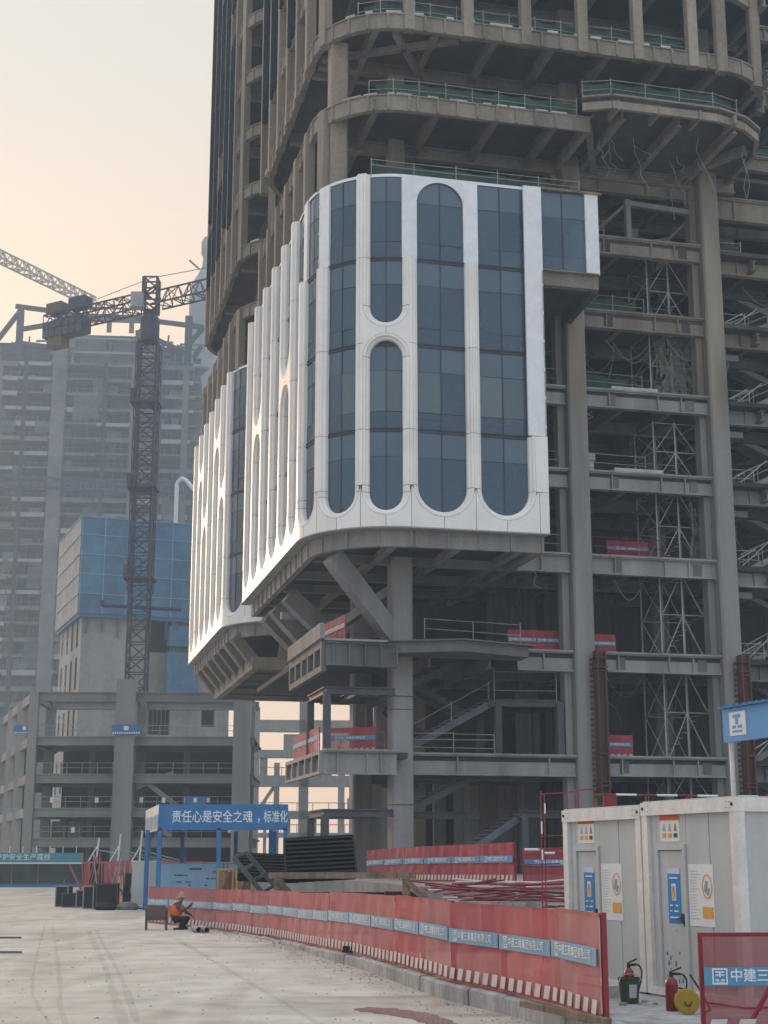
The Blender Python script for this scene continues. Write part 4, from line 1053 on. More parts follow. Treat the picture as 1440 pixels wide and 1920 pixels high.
    mb = MB()
    for k in range(17): mb.box(x+.04,x+.04+random.uniform(.12,.25),ys-.012,ys-.009,1.1+k*.041,1.107+k*.041)
    mb.build('notice_text', M['postertext'], po)
    mb = MB().box(x+.36,x+.57,ys-.017,ys-.014,1.17,1.22); mb.build('notice_text', M['paper'], po)
    po = sheet(root, 'warning_poster', M['paper'], d0+.05,d0+.56,2.18,2.58 if H > 2.6 else 2.5,ys-.002)
    tz = 2.58 if H > 2.6 else 2.5
    sheet(po, 'poster_header', M['posterred'], d0+.05,d0+.56,tz-.09,tz,ys-.010)
    for k, mm in enumerate(('postertext','postertext','yellow')):
        xx = d0+.12+k*.15
        MB().add([(xx,ys-.012,tz-.25),(xx+.09,ys-.012,tz-.25),(xx+.06,ys-.012,tz-.14),(xx+.03,ys-.012,tz-.14)],[(0,1,2,3)]).build('poster_symbol', M[mm], po)
        sheet(po, 'poster_symbol', M['posterorange' if k < 2 else 'bucket'], xx,xx+.09,tz-.34,tz-.28,ys-.010)
    # concrete feet
    for (a, b) in ((.05,.45),(wd-.5,wd-.1)): box('footing', M['kerb'], root, a,b,.02,.4,-.08,-.002)
    return root
cabin('white site cabin with posters, farther one of the pair', 0, CW/2-.02, 2.72, False)
cabin('white site cabin with scuffed door and posters, the nearer of the pair', CW/2+.02, CW/2-.02, 2.76, True)
# dusty strip where the cabins stand
MB().prism([(2.62,17.2),(9,17.4),(9,30),(3.4,30.2),(2.2,26.5),(1.6,24)], .004, .05).build('path', M['kerbpath'] if 'kerbpath' in M else M['kerb'], kind='structure')

# ---- fire extinguishers, bucket, hose reel
def extinguisher(label, loc, tilt=0, h=.48, r=.085):
    root = thing('fire_extinguisher', label, 'extinguisher', loc, tilt, 'fire extinguishers by the cabins')
    MB().lathe([(0,0),(r*.9,0),(r,.02),(r,h-.1),(r*.85,h-.04),(r*.35,h),(.0,h)], n=18).build('cylinder_body', M['extred'], root, smooth=True)
    MB().lathe([(0,h),(.025,h),(.025,h+.05),(0,h+.05)], n=10).build('valve', M['black'], root)
    MB().bar((-.02,0,h+.06),(.13,0,h+.12),.02,.02).bar((-.02,0,h+.05),(.12,0,h+.05),.02,.015).build('lever', M['black'], root)
    p = [(0,0,h+.03)]
    for k in range(1,8): t = k/7; p.append((r*1.2+.1*math.sin(t*3), -.03, h+.05-.42*t*t))
    MB().path(p, .012, 6).build('hose', M['black'], root)
    sb = MB(); n = 6
    for k in range(n):
        a0 = -1.2-math.pi/2+.6+k*.2; a1 = a0+.2
        sb.add([(1.02*r*math.cos(a0),1.02*r*math.sin(a0),h*.3),(1.02*r*math.cos(a1),1.02*r*math.sin(a1),h*.3),(1.02*r*math.cos(a1),1.02*r*math.sin(a1),h*.6),(1.02*r*math.cos(a0),1.02*r*math.sin(a0),h*.6)],[(0,1,2,3)])
    sb.build('label_sticker', M['extred'], root)
extinguisher('red fire extinguisher standing in the green bucket', (3.44,21.9,.10), .3, .42, .072)
extinguisher('taller red fire extinguisher on the ground beside the yellow reel', (3.82,20.75,.05), -.2, .43, .085)
bk = thing('bucket', 'green plastic bucket with a pale label holding an extinguisher', 'bucket', (3.43,21.86,.05))
MB().lathe([(0,.01),(.125,.01),(.15,.32),(.158,.32),(.158,.345),(.143,.345),(.12,.03),(0,.03)], n=22).build('bucket_body', M['bucket'], bk, smooth=True)
sb = MB(); q = [(-1.15-math.pi/2+1.0+.19*k) for k in range(5)]
sb.strip([(.141*math.cos(a),.141*math.sin(a),.08) for a in q], [(.155*math.cos(a),.155*math.sin(a),.26) for a in q]); sb.build('label_sticker', M['postertext'], bk)
MB().path([(.158*math.cos(t),.06*math.sin(t)-.158,.30+.1*math.sin(t)) for t in [math.pi*k/8 for k in range(9)]], .006, 5).build('handle', M['rail'], bk)
rl = thing('cable_reel', 'round yellow cable reel leaning beside the taller extinguisher', 'reel', (3.93,20.3,.05))
MB().lathe([(.0,-.05),(.15,-.05),(.16,-.045),(.16,-.03),(.06,-.03),(.06,.03),(.16,.03),(.16,.05),(0,.05)], (0,0,.16), 24, 'y').build('reel_drum', M['yellow'], rl)
MB().path([(.05,-.06,.16),(.02,-.07,.11),(-.03,-.07,.12),(-.04,-.06,.17)], .008, 5).build('cable_end', M['cable'], rl)
lb = thing('block', 'grey concrete block by the cabin foot left of the green bucket', 'block', (3.22,22.6,.05), .3)
MB().prism([(0,0),(.26,.01),(.25,.2),(.01,.21)],0,.17).build('block_body', M['kerb'], lb)
for k, (x, y, s_) in enumerate(((3.28,21.5,.05),(3.75,21.6,.04),(3.66,22.0,.035),(3.3,21.5,.03))):
    mb = MB(); r_ = random.Random(k)
    mb.prism([(s_*math.cos(a)*r_.uniform(.7,1.3), s_*math.sin(a)*r_.uniform(.7,1.3)) for a in [i*math.pi/3 for i in range(6)]],0,s_*.8)
    mb.build('rubble_piece', M['kerb'], loc=(x,y,.05), label=['pale rubble lump in front of the green bucket','grey rubble lump between bucket and standing extinguisher','small rubble lump right of the bucket','tiny rubble chip on the path before the block'][k], cat='rubble')
cb_ = MB().path([(3.0,18.3,.07),(3.2,18.15,.06),(3.5,18.3,.06),(3.4,18.5,.09),(3.1,18.45,.07)], .018, 6).path([(4.1,20.9,.5),(4.2,20.7,.3),(4.25,20.4,.1),(4.1,20.2,.06)], .014, 6)
cb_.build('hose', M['cable'], label='black hose lying by the near end of the road fence', cat='hose')

# ================================================================== blue canopy at the right
cn = thing('blue_canopy', 'sky blue roof fascia with a white logo plate on a thin white pole', 'canopy', (6.90,30.0,0), R(-68))
MB().tube((.02,0,.05),(.02,0,4.9),.045,10).tube((2.6,0,.05),(2.6,0,4.9),.045,10).each('pole', M['cabinframe'], cn)
MB().box(-.06,4.0,-.12,-.06,4.27,4.93).build('fascia', M['skyblue'], cn)
mb = MB()
for k in range(20): mb.box(-.12+k*.21,-.02+k*.21,-.2,4,4.94,4.99); mb.box(-.02+k*.21,.09+k*.21,-.2,4,4.93,4.955)
mb.build('roof_sheet', M['blue'], cn)
lp = MB().box(.18,.72,-.13,-.122,4.38,4.84).build('logo_plate', M['paper'], cn)
mb = MB().box(.30,.56,-.137,-.132,4.72,4.79).box(.38,.48,-.137,-.132,4.60,4.72).box(.28,.40,-.137,-.132,4.52,4.58).box(.46,.60,-.137,-.132,4.52,4.58).box(.28,.60,-.137,-.132,4.44,4.48); mb.build('logo', M['skyblue'], lp)

# ---- red scaffold rails behind the cabins
rg = thing('red_guardrail', 'red and white guard rails above the cabins along the deck edge', 'railing', (4.75,33.0,1.28))
mb = MB(); zz = 1.98
def RP(x, z, y=0): return (x, y, z)
for hgt in (2.1,1.85,1.55): mb.tube((-.1,0,hgt),(6.5,.6,hgt-.06),.022,5)
for k in range(8): mb.tube((.05+k*.9,.08*k,0),(.05+k*.9,.08*k,2.12),.022,5)
mb.build('rail', M['redrail'], rg)
mb = MB()
for k in range(7): mb.tube((.3+k*.9,.03+.08*k,2.1-.009*k),(.75+k*.9,.06+.08*k,2.096-.009*k),.024,5)
mb.build('white_band', M['letter'], rg)
MB().box(.02,.3,-.03,.02,1.62,2.08).build('rail_gate', M['redrail'], rg)
rg2 = thing('red_guardrail', 'red and white tube frames standing left of the cabins', 'railing', (3.1,30.4,.0))
mb = MB()
for (x, h) in ((.05,3.35),(.12,3.3),(.55,3.3),(.72,3.35),(.80,3.3),(1.1,3.4)): mb.tube((x,random.uniform(0,.4),.0),(x,random.uniform(0,.2),h),.014,5)
for (x0,x1,z) in ((.05,.55,3.28),(.55,.75,3.32),(.8,1.1,3.36),(.05,.6,2.45),(-.2,.5,2.2),(-.4,.4,1.9),(-.4,.6,2.1)): mb.tube((x0,.1,z),(x1,.15,z+.03),.013,5)
mb.build('tube_frame', M['redrail'], rg2)
mb = MB()
for (x,z0,z1) in ((.05,2.5,2.75),(.12,2.9,3.1),(.05,2.0,2.2)): mb.tube((x,.05,z0),(x,.05,z1),.017,5)
for (x0,x1,z) in ((-.3,0,2.2),(.1,.3,2.13)): mb.tube((x0,.1,z),(x1,.12,z),.024,5)
mb.build('white_band', M['letter'], rg2)
# pile of red frames lying on the deck edge
pile = thing('frame_pile', 'tangled pile of red and white steel frames behind the road fence', 'steel pile', (2.1,35.5,.9))
for k in range(64):
    x, y = random.uniform(-.9,2.2), random.uniform(-.3,1.8); z = random.uniform(0,.62); a = random.gauss(0,.28); L_ = random.uniform(.8,2.0); t = random.gauss(.0,.08)
    d = Vector((math.cos(a)*L_/2, math.sin(a)*L_/2, t*L_/2)); c = Vector((x,y,z))
    MB().tube(tuple(c-d),tuple(c+d),.022,5).build('tube', M['redrail'] if k % 4 else M['stripe'], pile)
MB().prism([(.2,34.8),(5,34.2),(5,41),(1.5,41),(-.3,37)],.004,.92).build('deck_step', M['concrete'], kind='structure')
for k, (x,y,z,l,a) in enumerate(((1.0,35.0,.93,2.2,.1),(2.6,35.2,.93,2.0,-.1))):
    MB().box(-l/2,l/2,-.12,.12,0,.14).build('concrete_beam', M['kerb'], loc=(x,y,z), rot=(0,0,a), label=('grey concrete beam under the left of the red frame pile','grey concrete beam nearer the cabins under the red frames')[k], cat='beam')

# ================================================================== black steel decking and timber trestle
tr = thing('timber_trestle', 'weathered timber trestle in front of the black steel decking', 'trestle', (-3.0,42.0,.0), R(-1))
MB().box(-.15,3.85,-.1,.1,1.5,1.66).build('cross_beam', M['timber'], tr)
for x in (.0, 3.5):
    for y in (-.08, .6): MB().box(x,x+.22,y,y+.12,0,1.5).build('leg', M['timber'], tr)
    MB().bar((x+.1,-.12,1.5),(x+.65,-.12,.9),.08,.14).build('brace', M['timber'], tr)
MB().box(-.1,3.8,.55,.72,1.5,1.66).build('cross_beam', M['timber'], tr)
def deck(label, loc, rot, wd, ln, n):
    root = thing('steel_deck_panel', label, 'steel decking', loc, 0, 'black steel deck panels'); root.rotation_euler = rot
    mb = MB()
    for k in range(n):
        a = wd*k/n; s_ = wd/n
        mb.add([(0,a,0),(ln,a,0),(ln,a+s_*.45,0),(0,a+s_*.45,0),(0,a+s_*.55,.09),(ln,a+s_*.55,.09),(ln,a+s_*.95,.09),(0,a+s_*.95,.09),(0,a+s_,0),(ln,a+s_,0)],[(0,1,2,3),(3,2,5,4),(4,5,6,7),(7,6,9,8)])
    mb.build('corrugated_sheet', M['decking'], root)
    MB().box(-.06,0,0,wd,-.1,.12).box(ln,ln+.06,0,wd,-.1,.12).box(0,ln,-.04,0,-.1,.05).box(0,ln,wd,wd+.04,-.1,.1).build('frame', M['decking'], root)
    return root
deck('black ribbed steel deck panel tilted up towards the column', (-2.75,43.6,1.45), (R(46),R(-3),R(4)), 1.5, 1.95, 9)
deck('blue-black steel deck panel leaning flat behind the tilted one', (-4.2,44.6,1.5), (R(28),R(2),R(8)), 1.3, 1.7, 7)
deck('black steel deck panel lying low under the timber trestle', (-2.9,42.6,.75), (R(10),R(0),R(2)), 1.4, 3.3, 7)
deck('black steel deck panel resting on the ground right of the trestle leg', (.0,42.6,.85), (R(8),R(0),R(-5)), 1.2, 1.9, 6)
rk = thing('ladder_rack', 'grey tilted steel ladder frame left of the black decking', 'steel frame', (-4.0,42.8,.6))
mb = MB().bar((-.2,0,1.45),(.9,-.2,.2),.08,.12).bar((.1,.5,1.6),(1.2,.3,.4),.08,.12)
for k in range(5): f = k/4; mb.bar((-.2+1.1*f,0-.2*f,1.45-1.25*f),(.1+1.1*f,.5-.2*f,1.6-1.2*f),.05,.08)
mb.each('ladder_frame', M['greydark'], rk)
for k, (x, c) in enumerate(((-5.4,'yellow'),(-4.75,'yellow'))):
    rk = thing('tool_crate', ('yellow steel crate with struts between the board and the decking','second yellow crate tucked beside the tilted ladder frame')[k], 'crate', (x-.25,52.0,.35))
    mb = MB()
    for a in (0,.5):
        for b in (0,.5): mb.box(a,a+.06,b,b+.06,0,1.35)
    for z in (0,.6,1.3): mb.box(.06,.5,0,.05,z,z+.06); mb.box(0,.05,.06,.5,z,z+.06); mb.box(.06,.5,.51,.56,z,z+.06)
    mb.build('crate_frame', M['yellow'], rk); MB().box(.08,.48,.05,.5,.05,1.25).build('crate_panel', M['timber'], rk)
    MB().bar((-.05,-.03,.1),(.5,-.03,1.3),.05,.05).build('strut', M['redframe'], rk)

# ================================================================== blue lettered shed
sh = thing('blue_shed', 'open blue shed with white Chinese lettering on its fascia', 'shed', (-8.88,60.0,0), R(0))
WS, DS = 5.1, 7.0
for (x, y) in ((.06,.06),(WS-.1,.06),(2.4,.06),(.06,DS-.1),(WS-1.0,DS-.1),(2.4,DS-.1),(-.9,3.2),(-1.2,5.6),(WS-.9,3.2)):
    MB().box(x-.08,x+.08,y-.08,y+.08,0,3.2).build('post', M['blue'], sh)
MB().box(0,WS,-.02,.05,3.14,4.13).build('fascia', M['blue'], sh)
MB().add([(0,-.02,3.14),(0,-.02,4.13),(-1.6,7,4.1),(-1.6,7,3.1)],[(0,1,2,3)]).build('side_fascia', M['blueside'] if 'blueside' in M else M['paper'], sh)
mb = MB()
for k in range(9): f0 = k/9; f1 = f0+.06; mb.add([(-1.6*f0-.02,7.02*f0,3.2),(-1.6*f1-.02,7.02*f1,3.2),(-1.6*f1-.02,7.02*f1,3.75),(-1.6*f0-.02,7.02*f0,3.75)],[(0,1,2,3)])
mb.each('lettering', M['bannerf'], sh)
MB().prism([(0,0.06),(WS,.06),(WS-.9,DS),(-1.6,DS)],3.95,4.05).build('roof', M['blue'], sh)
def put_text(par, s_, ch, x, y, z, m, sp=1.08, bold=.008):
    me = text_mesh(s_, ch, m, sp, ch*bold); return link('lettering', me, par, loc=(x,y,z), rot=(math.pi/2,0,0))
for ss_, xx in [(c, .52+.40*i) for i, c in enumerate('责任心是安全之魂')] + [('，', 3.86)] + [(c, 4.14+.32*i) for i, c in enumerate('标准化')]:
    o = put_text(sh, ss_, .50, xx, -.03, 3.62, M['letter'], 1.0); o.scale = (.80 if xx < 4 else .64, 1, 1)
bd = thing('notice_board', 'pale blue notice board inside the shed behind the fence end', 'board', (-9.0,61.5,0))
MB().box(0,3.9,0,.06,.5,1.85).build('board_sheet', M['bluepanel'], bd)
mb = MB()
for k in range(16): x = .5+random.uniform(0,2.8); z = .85+random.randint(0,5)*.13; mb.box(x,x+random.uniform(.1,.4),-.012,-.004,z,z+.05)
mb.box(1.2,1.7,-.012,-.004,1.6,1.68); mb.each('lettering', M['greydark'], bd)
MB().box(2.55,2.6,-.02,0,.5,1.85).box(2.7,2.74,-.02,0,.5,1.85).build('board_edge', M['redframe'], bd)
cbk = thing('grey_cabinet', 'tall pale grey cabinet behind the leftmost blue shed post', 'cabinet', (-10.55,64.3,0))
MB().box(0,1.1,0,.8,.05,1.9).build('cabinet_body', M['cabin'], cbk); MB().box(-.03,1.13,-.03,.83,1.9,1.96).build('cabinet_top', M['cabinframe'], cbk)

# ================================================================== crouching worker, chair, pipes
def skinned(name, joints, edges, m, parent, sub=2):
    me = bpy.data.meshes.new(name); me.from_pydata([j[:3] for j in joints], edges, [])
    o = bpy.data.objects.new(name, me); COL.objects.link(o)
    sm = o.modifiers.new('skin', 'SKIN'); ss = o.modifiers.new('sub', 'SUBSURF'); ss.levels = sub; ss.render_levels = sub
    for i, j in enumerate(joints):
        rr = j[3] if isinstance(j[3], tuple) else (j[3], j[3]); me.skin_vertices[0].data[i].radius = rr
        me.skin_vertices[0].data[i].use_root = (i == 0)
    bpy.context.view_layer.update()
    me2 = bpy.data.meshes.new_from_object(o.evaluated_get(bpy.context.evaluated_depsgraph_get()))
    bpy.data.objects.remove(o); me2.materials.clear(); me2.materials.append(m)
    me2.polygons.foreach_set('use_smooth', [True]*len(me2.polygons))
    return link(name, me2, parent)
pe = thing('person', 'crouching worker in an orange vest and straw hat facing the fence', 'person', (-6.18,45.6,0), R(-8))
# +x is the direction the worker faces; body: pelvis root, spine, neck, head, arms, legs
J = [(0,0,.30,(.15,.17)),(.03,0,.45,(.14,.17)),(.09,0,.60,(.14,.19)),(.13,0,.70,(.10,.17)),(.16,0,.77,(.055,.055)),(.19,0,.86,(.085,.08)),(.20,0,.95,(.08,.075)),
     (.13,-.20,.68,.065),(.30,-.25,.52,.048),(.50,-.22,.66,.038),(.62,-.20,.80,.03),
     (.13,.20,.68,.065),(.28,.24,.48,.048),(.45,.18,.42,.038),(.52,.14,.36,.03),
     (.04,-.11,.26,.095),(.40,-.16,.36,.08),(.20,-.14,.08,.055),(.36,-.15,.04,.042),
     (.04,.11,.26,.095),(.42,.14,.34,.08),(.22,.13,.08,.055),(.38,.14,.04,.042)]
E_ = [(0,1),(1,2),(2,3),(3,4),(4,5),(5,6),(3,7),(7,8),(8,9),(9,10),(3,11),(11,12),(12,13),(13,14),(0,15),(15,16),(16,17),(17,18),(0,19),(19,20),(20,21),(21,22)]
bodyo = skinned('body', J, E_, M['cloth'], pe)
# separate colours by region of the one body mesh
me = bodyo.data; me.materials.append(M['trousers']); me.materials.append(M['skin'])
for p in me.polygons:
    c = p.center
    if c.z > .80 and c.x < .34: p.material_index = 2
    elif (c.x > .575 and c.z > .72) or (c.x > .48 and c.z < .42 and c.z > .33 and abs(c.y) < .2 and c.y > .08 and c.x > .49): p.material_index = 2
    elif c.z < .36 and c.x < .5: p.material_index = 1
    elif c.z < .40 and abs(c.y) < .1: p.material_index = 1
vest = skinned('vest', [(-.01,0,.32,(.165,.18)),(.03,0,.46,(.17,.19)),(.085,0,.60,(.17,.20)),(.125,0,.72,(.14,.19)),(.135,0,.765,(.09,.11))], [(0,1),(1,2),(2,3),(3,4)], M['orange'], pe)
ht = MB().lathe([(0,.17),(.06,.165),(.10,.12),(.115,.05),(.12,.03),(.185,.0),(.18,-.012),(.11,.012),(0,.02)], n=22); ht.build('hat', M['hat'], pe, smooth=True, loc=(.20,0,.925)).scale = (.82,.82,.9)
def fingers(base, dirv, name):
    mb = MB(); d = Vector(dirv).normalized(); s_ = d.cross(Vector((0,0,1))).normalized()
    for k, l in enumerate((.07,.08,.075,.06)):
        a = Vector(base)+s_*(-.027+.018*k); b = a+d*l*.6; c = b+(d*.6+Vector((.3,0,-.6))).normalized()*l*.5
        mb.tube(a,b,.010,6); mb.tube(b,c,.009,6)
    a = Vector(base)-s_*.03-d*.03; mb.tube(a, a-s_*.035+d*.03,.010,6)
    return mb.build(name, M['skin'], pe, smooth=True)
fingers((.63,-.20,.815),(.6,.1,.75),'hand'); fingers((.54,.13,.35),(.7,-.3,-.5),'hand')
MB().path([(.03,-.16,.02),(.36,-.15,.02)],.04,6).path([(.05,.14,.02),(.38,.14,.02)],.04,6).build('shoe', M['trousers'], pe)
chair = thing('chair', 'brown wicker armchair seen from behind, left of the crouching worker', 'chair', (-6.95,45.0,0), R(6))
for (x, y) in ((0,0),(.58,0),(0,.5),(.58,.5)): MB().box(x,x+.05,y,y+.05,0,.62 if y == 0 else .58).build('leg', M['wicker'], chair)
MB().box(-.02,.07,-.02,.56,.58,.62).build('armrest', M['wicker'], chair); MB().box(.56,.65,-.02,.56,.58,.62).build('armrest', M['wicker'], chair)
mb = MB()
for k in range(9): mb.box(.05,.58,-.05-.002*k,-.02-.002*k,.28+k*.048,.322+k*.048)
mb.build('backrest', M['wicker'], chair); MB().box(.03,.6,.0,.52,.32,.38).build('seat', M['wicker'], chair)
for k in range(2):
    pr = MB().lathe([(.085,0),(.085,1.3),(.07,1.3),(.07,0),(.085,0)], n=16)
    o = pr.build('pipe', M['pipegrey'] if 'pipegrey' in M else M['concrete'], loc=(-5.50+.21*k,44.6-.05*k,.09), rot=(R(90),0,R(14)+0.02*k), label=('dark-mouthed grey pipe on the road before the fence, outer one','grey pipe lying against the kerb, inner of the two')[k], cat='pipe', group='pipes lying by the kerb')
# road puddle and dark rods
# grit and small stones shed on the road, thickest along the kerb
rg_ = random.Random(21); gv = MB()
for k in range(1500):
    if k < 900:
        f = rg_.random()*(len(FLN)-2); i = int(f); a, b = Vector(FLN[i]), Vector(FLN[i+1]); q = a+(b-a)*(f-i); d = (b-a).normalized(); x, y = (q+Vector((-abs(d.y),-abs(d.x)))*(.22+abs(rg_.gauss(0,.35))))
    else: y = rg_.uniform(17,48); x = rg_.uniform(-.25*y, .03*y)
    r_ = rg_.uniform(.006,.022)*(1 if rg_.random() < .93 else 2.0)
    p = [(x+r_*math.cos(t)*rg_.uniform(.7,1.3), y+r_*math.sin(t)*rg_.uniform(.7,1.3)) for t in (0,1.57,3.14,4.71)]
    gv.add([(*c,0) for c in p]+[(x,y,r_*rg_.uniform(.5,1.1))], [(0,1,4),(1,2,4),(2,3,4),(3,0,4)])
gv.build('gravel', M['kerb'], kind='stuff')
M['puddle'] = mat('muddy_water', (.20,.145,.125), .18, var=.15, scale=1.5, spec=.5)
pts = [(-.42,21.5),(-.25,21.75),(.1,21.65),(.35,21.3),(.62,20.9),(.85,20.0),(.95,19.3),(.6,19.2),(.45,19.9),(.2,20.5),(-.1,20.95),(-.35,21.25)]
sm = []
for i in range(len(pts)):
    a, b, c, d = [Vector(pts[(i+k-1) % len(pts)]) for k in range(4)]
    for t in (0,.25,.5,.75): sm.append(.5*((2*b)+(c-a)*t+(2*a-5*b+4*c-d)*t*t+(3*b-a-3*c+d)*t**3))
MB().add([(p.x+.03*math.sin(i*2.3),p.y+.05*math.sin(i*1.7),.004) for i, p in enumerate(sm)], [tuple(range(len(sm)))]).build('puddle', M['puddle'], label='shallow reddish puddle on the road at the bottom edge', cat='puddle')
for k, (x,y,l) in enumerate(((-11.0,40.4,3.1),(-9.1,34.1,2.3))):
    MB().box(-l/2,l/2,-.04,.04,0,.02).box(-l/2,l/2,-.01,.01,.02,.045).build('steel_strip', M['terrace'], loc=(x,y,.002), rot=(0,0,R(.8)), label=('farther dark steel strip lying on the road at the left edge','nearer dark steel strip lying on the road at the left edge')[k], cat='steel strip')
# crates and scrap at the left
rs = random.Random(3)
spots = [(-13.9,66.5,.7,.8,.6),(-13.2,66.0,.6,.6,.75),(-12.5,67.2,.8,.7,1.0),(-13.0,67.6,.6,.6,1.9),(-11.9,63.6,.9,.7,1.05),(-12.55,64.2,.5,.6,.95),(-11.2,66.0,.8,.8,1.45),(-10.5,64.9,.75,.7,1.15),(-10.7,66.8,.6,.6,1.75),(-14.3,67.0,.6,.6,.9)]
clab = ['low dark crate at the left of the scrap heap','small dark crate with pale rim at the front left','dark crate in the middle of the scrap heap','tall narrow black crate rising above the heap','largest open black crate at the front of the heap','narrow dark crate beside the largest open one','dark upright crate at the back middle of the heap','black open crate at the right end of the heap','tall dark crate behind the right end crate','leftmost dark crate of the scrap heap']
for k, (x,y,a,b,h) in enumerate(spots):
    root = thing('crate', clab[k], 'crate', (x,y,0), rs.uniform(-.25,.25), 'dark crates of the scrap heap'); t = .05
    mb = MB()
    for px in (0,a-t):
        for py in (0,b-t): mb.box(px,px+t,py,py+t,0,h)
    for z in (0,h-t): mb.box(t,a-t,0,t,z,z+t); mb.box(t,a-t,b-t,b,z,z+t); mb.box(0,t,t,b-t,z,z+t); mb.box(a-t,a,t,b-t,z,z+t)
    mb.build('crate_frame', M['grey'] if k % 2 else M['greydark'], root)
    MB().box(.02,a-.02,.02,b-.02,.03,h-.03).build('crate_panel', M['black'], root)
for k, (x,y) in enumerate(((-11.35,62.9),(-10.5,63.2))):
    mb = MB().lathe([(0,0),(.35,.0),(.42,.12),(.32,.26),(.12,.32),(0,.33)], n=12)
    o = mb.build('sack', M['sack'] if k else M['black'], loc=(x,y,0), smooth=True, label=('dark sack slumped before the crates','pale grey sack lying before the right end crate')[k], cat='sack'); o.scale = (1.1,.7,1)
sc = thing('frame_pile', 'bundle of bent red and grey tubes leaning on the black crates', 'steel pile', (-12.4,66,.2))
for k in range(16):
    x = rs.uniform(-.6,1.3); MB().tube((x,rs.uniform(-.3,.5),.3),(x+rs.uniform(-.7,.5),rs.uniform(-.2,.4),rs.uniform(1.2,2.2)),.03,5).build('tube', M['redmeshfadedlit'] if k % 2 else M['rail'], sc)
# ================================================================== low steel frame in front of the core (left)
fb = thing('steel_frame_building', 'low grey steel frame building with open floors at the left', 'building', (-35.0,150,0), R(2))
LF = [4.1, 7.0, 10.3, 14.0, 18.4]
def fcol(par, x, y, z0, z1, w_, m): return MB().box(x-w_/2,x+w_/2,y-w_/2,y+w_/2,z0,z1).build('column', m, par)
for x in (0, 9.2, 20.8): 
    for y in (0, 9): fcol(fb, x, y, 0, 18.4 if (x,y) != (9.2,0) else 19.6, {0:.9,9.2:1.9}.get(x,1.7), M['midframe'])
for x in (4.6, 14.5): fcol(fb, x, 9, 0, 14.0, .6, M['midframe'])
for z in LF:
    for y in (0, 9): MB().ibeam((0,y,z-.45),(22,y,z-.45),.5,.9,.1,.12).build('beam', M['midframe'], fb)
    for x in (0,9.2,20.8): MB().ibeam((x,0,z-.5),(x,9,z-.5),.5,.8,.1,.12).build('beam', M['midframe'], fb)
    if z < 18: MB().box(0,22,.3,16,z-.2,z-.02).build('floor_slab', M['fardark'], fb)
    if z < 15: box('infill_wall', M['fardark'], fb, 1,21,12,12.4,z-3.4,z)
box('infill_wall', M['fardark'], fb, 1,21,10,10.3,0,3.4)
# receding left flank
for k in range(1,5):
    x, y = -3.0*k, 9.5*k
    for z in (18.4,): fcol(fb, x, y, 0, z, 1.0, M['core'])
for z in LF[1:]:
    MB().bar((0,0,z-.45),(-12,38,z-.45),.5,.9).build('beam', M['midframe'], fb)
    if z < 18: MB().prism([(0.2,1),(-12,38.6),(-6,38.6),(4,1)],z-.2,z-.02).build('floor_slab', M['fardark'], fb)
for (x,z,a) in ((.6,4.2,1.5),(2.3,4.2,1.5),(11,4.2,2.0)): box('wall_panel', M['core'], fb, x,x+a,9.4,9.6,z,z+1.7)
for (x0,z0,x1,z1) in ((10.4,10.2,14.5,7.2),(10,7,14,4.2),(14,10.4,10.4,9.0),(20,10.3,22.6,9.2)): MB().bar((x0,.6,z0),(x1,.6,z1),.35,.45).build('brace', M['midframe'], fb)
mb = MB()
for z in (4.1,7.0,10.3,14.0):
    for hgt in (.6,1.1): mb.tube((.5,.2,z+hgt),(21,.2,z+hgt),.03,4)
    for k in range(14): mb.tube((.5+k*1.5,.2,z),(.5+k*1.5,.2,z+1.15),.03,4)
mb.build('guard_rail', M['rail'], fb)
rs = random.Random(5)
for k in range(9): 
    z = rs.choice((4.1,4.1,7.0)); x = 2+k*2.2; box('site_lamp', M['letter'], fb, x,x+.35,.1,.2,z+.5,z+1.0)
for k, (x,z,a,h,lab) in enumerate(((8.0,14.1,2.9,.95,'blue banner with a white logo on the wide grey column'),(15.3,7.1,2.1,1.0,'blue white-lettered banner on the low floor above the shed'),(-2.8,14.5,2.2,.9,'small blue banner on the flank of the steel frame'))):
    y = -1.25 if k == 0 else (-.35 if k == 1 else 3.5)
    b = thing('site_banner', lab, 'banner', (-35.0+x, 150+y+x*.035, z)); box('banner_sheet', M['blue'], b, 0,a,0,.05,0,h)
    mb = MB(); mb.box(a*.42,a*.58,-.02,-.01,h*.42,h*.85); mb.build('logo', M['letter'], b)
    mb = MB()
    for j in range(12): mb.box(.1+j*a/12.5,.1+j*a/12.5+a/20,-.02,-.01,.06,.06+h*.16)
    mb.each('lettering', M['letter'], b)
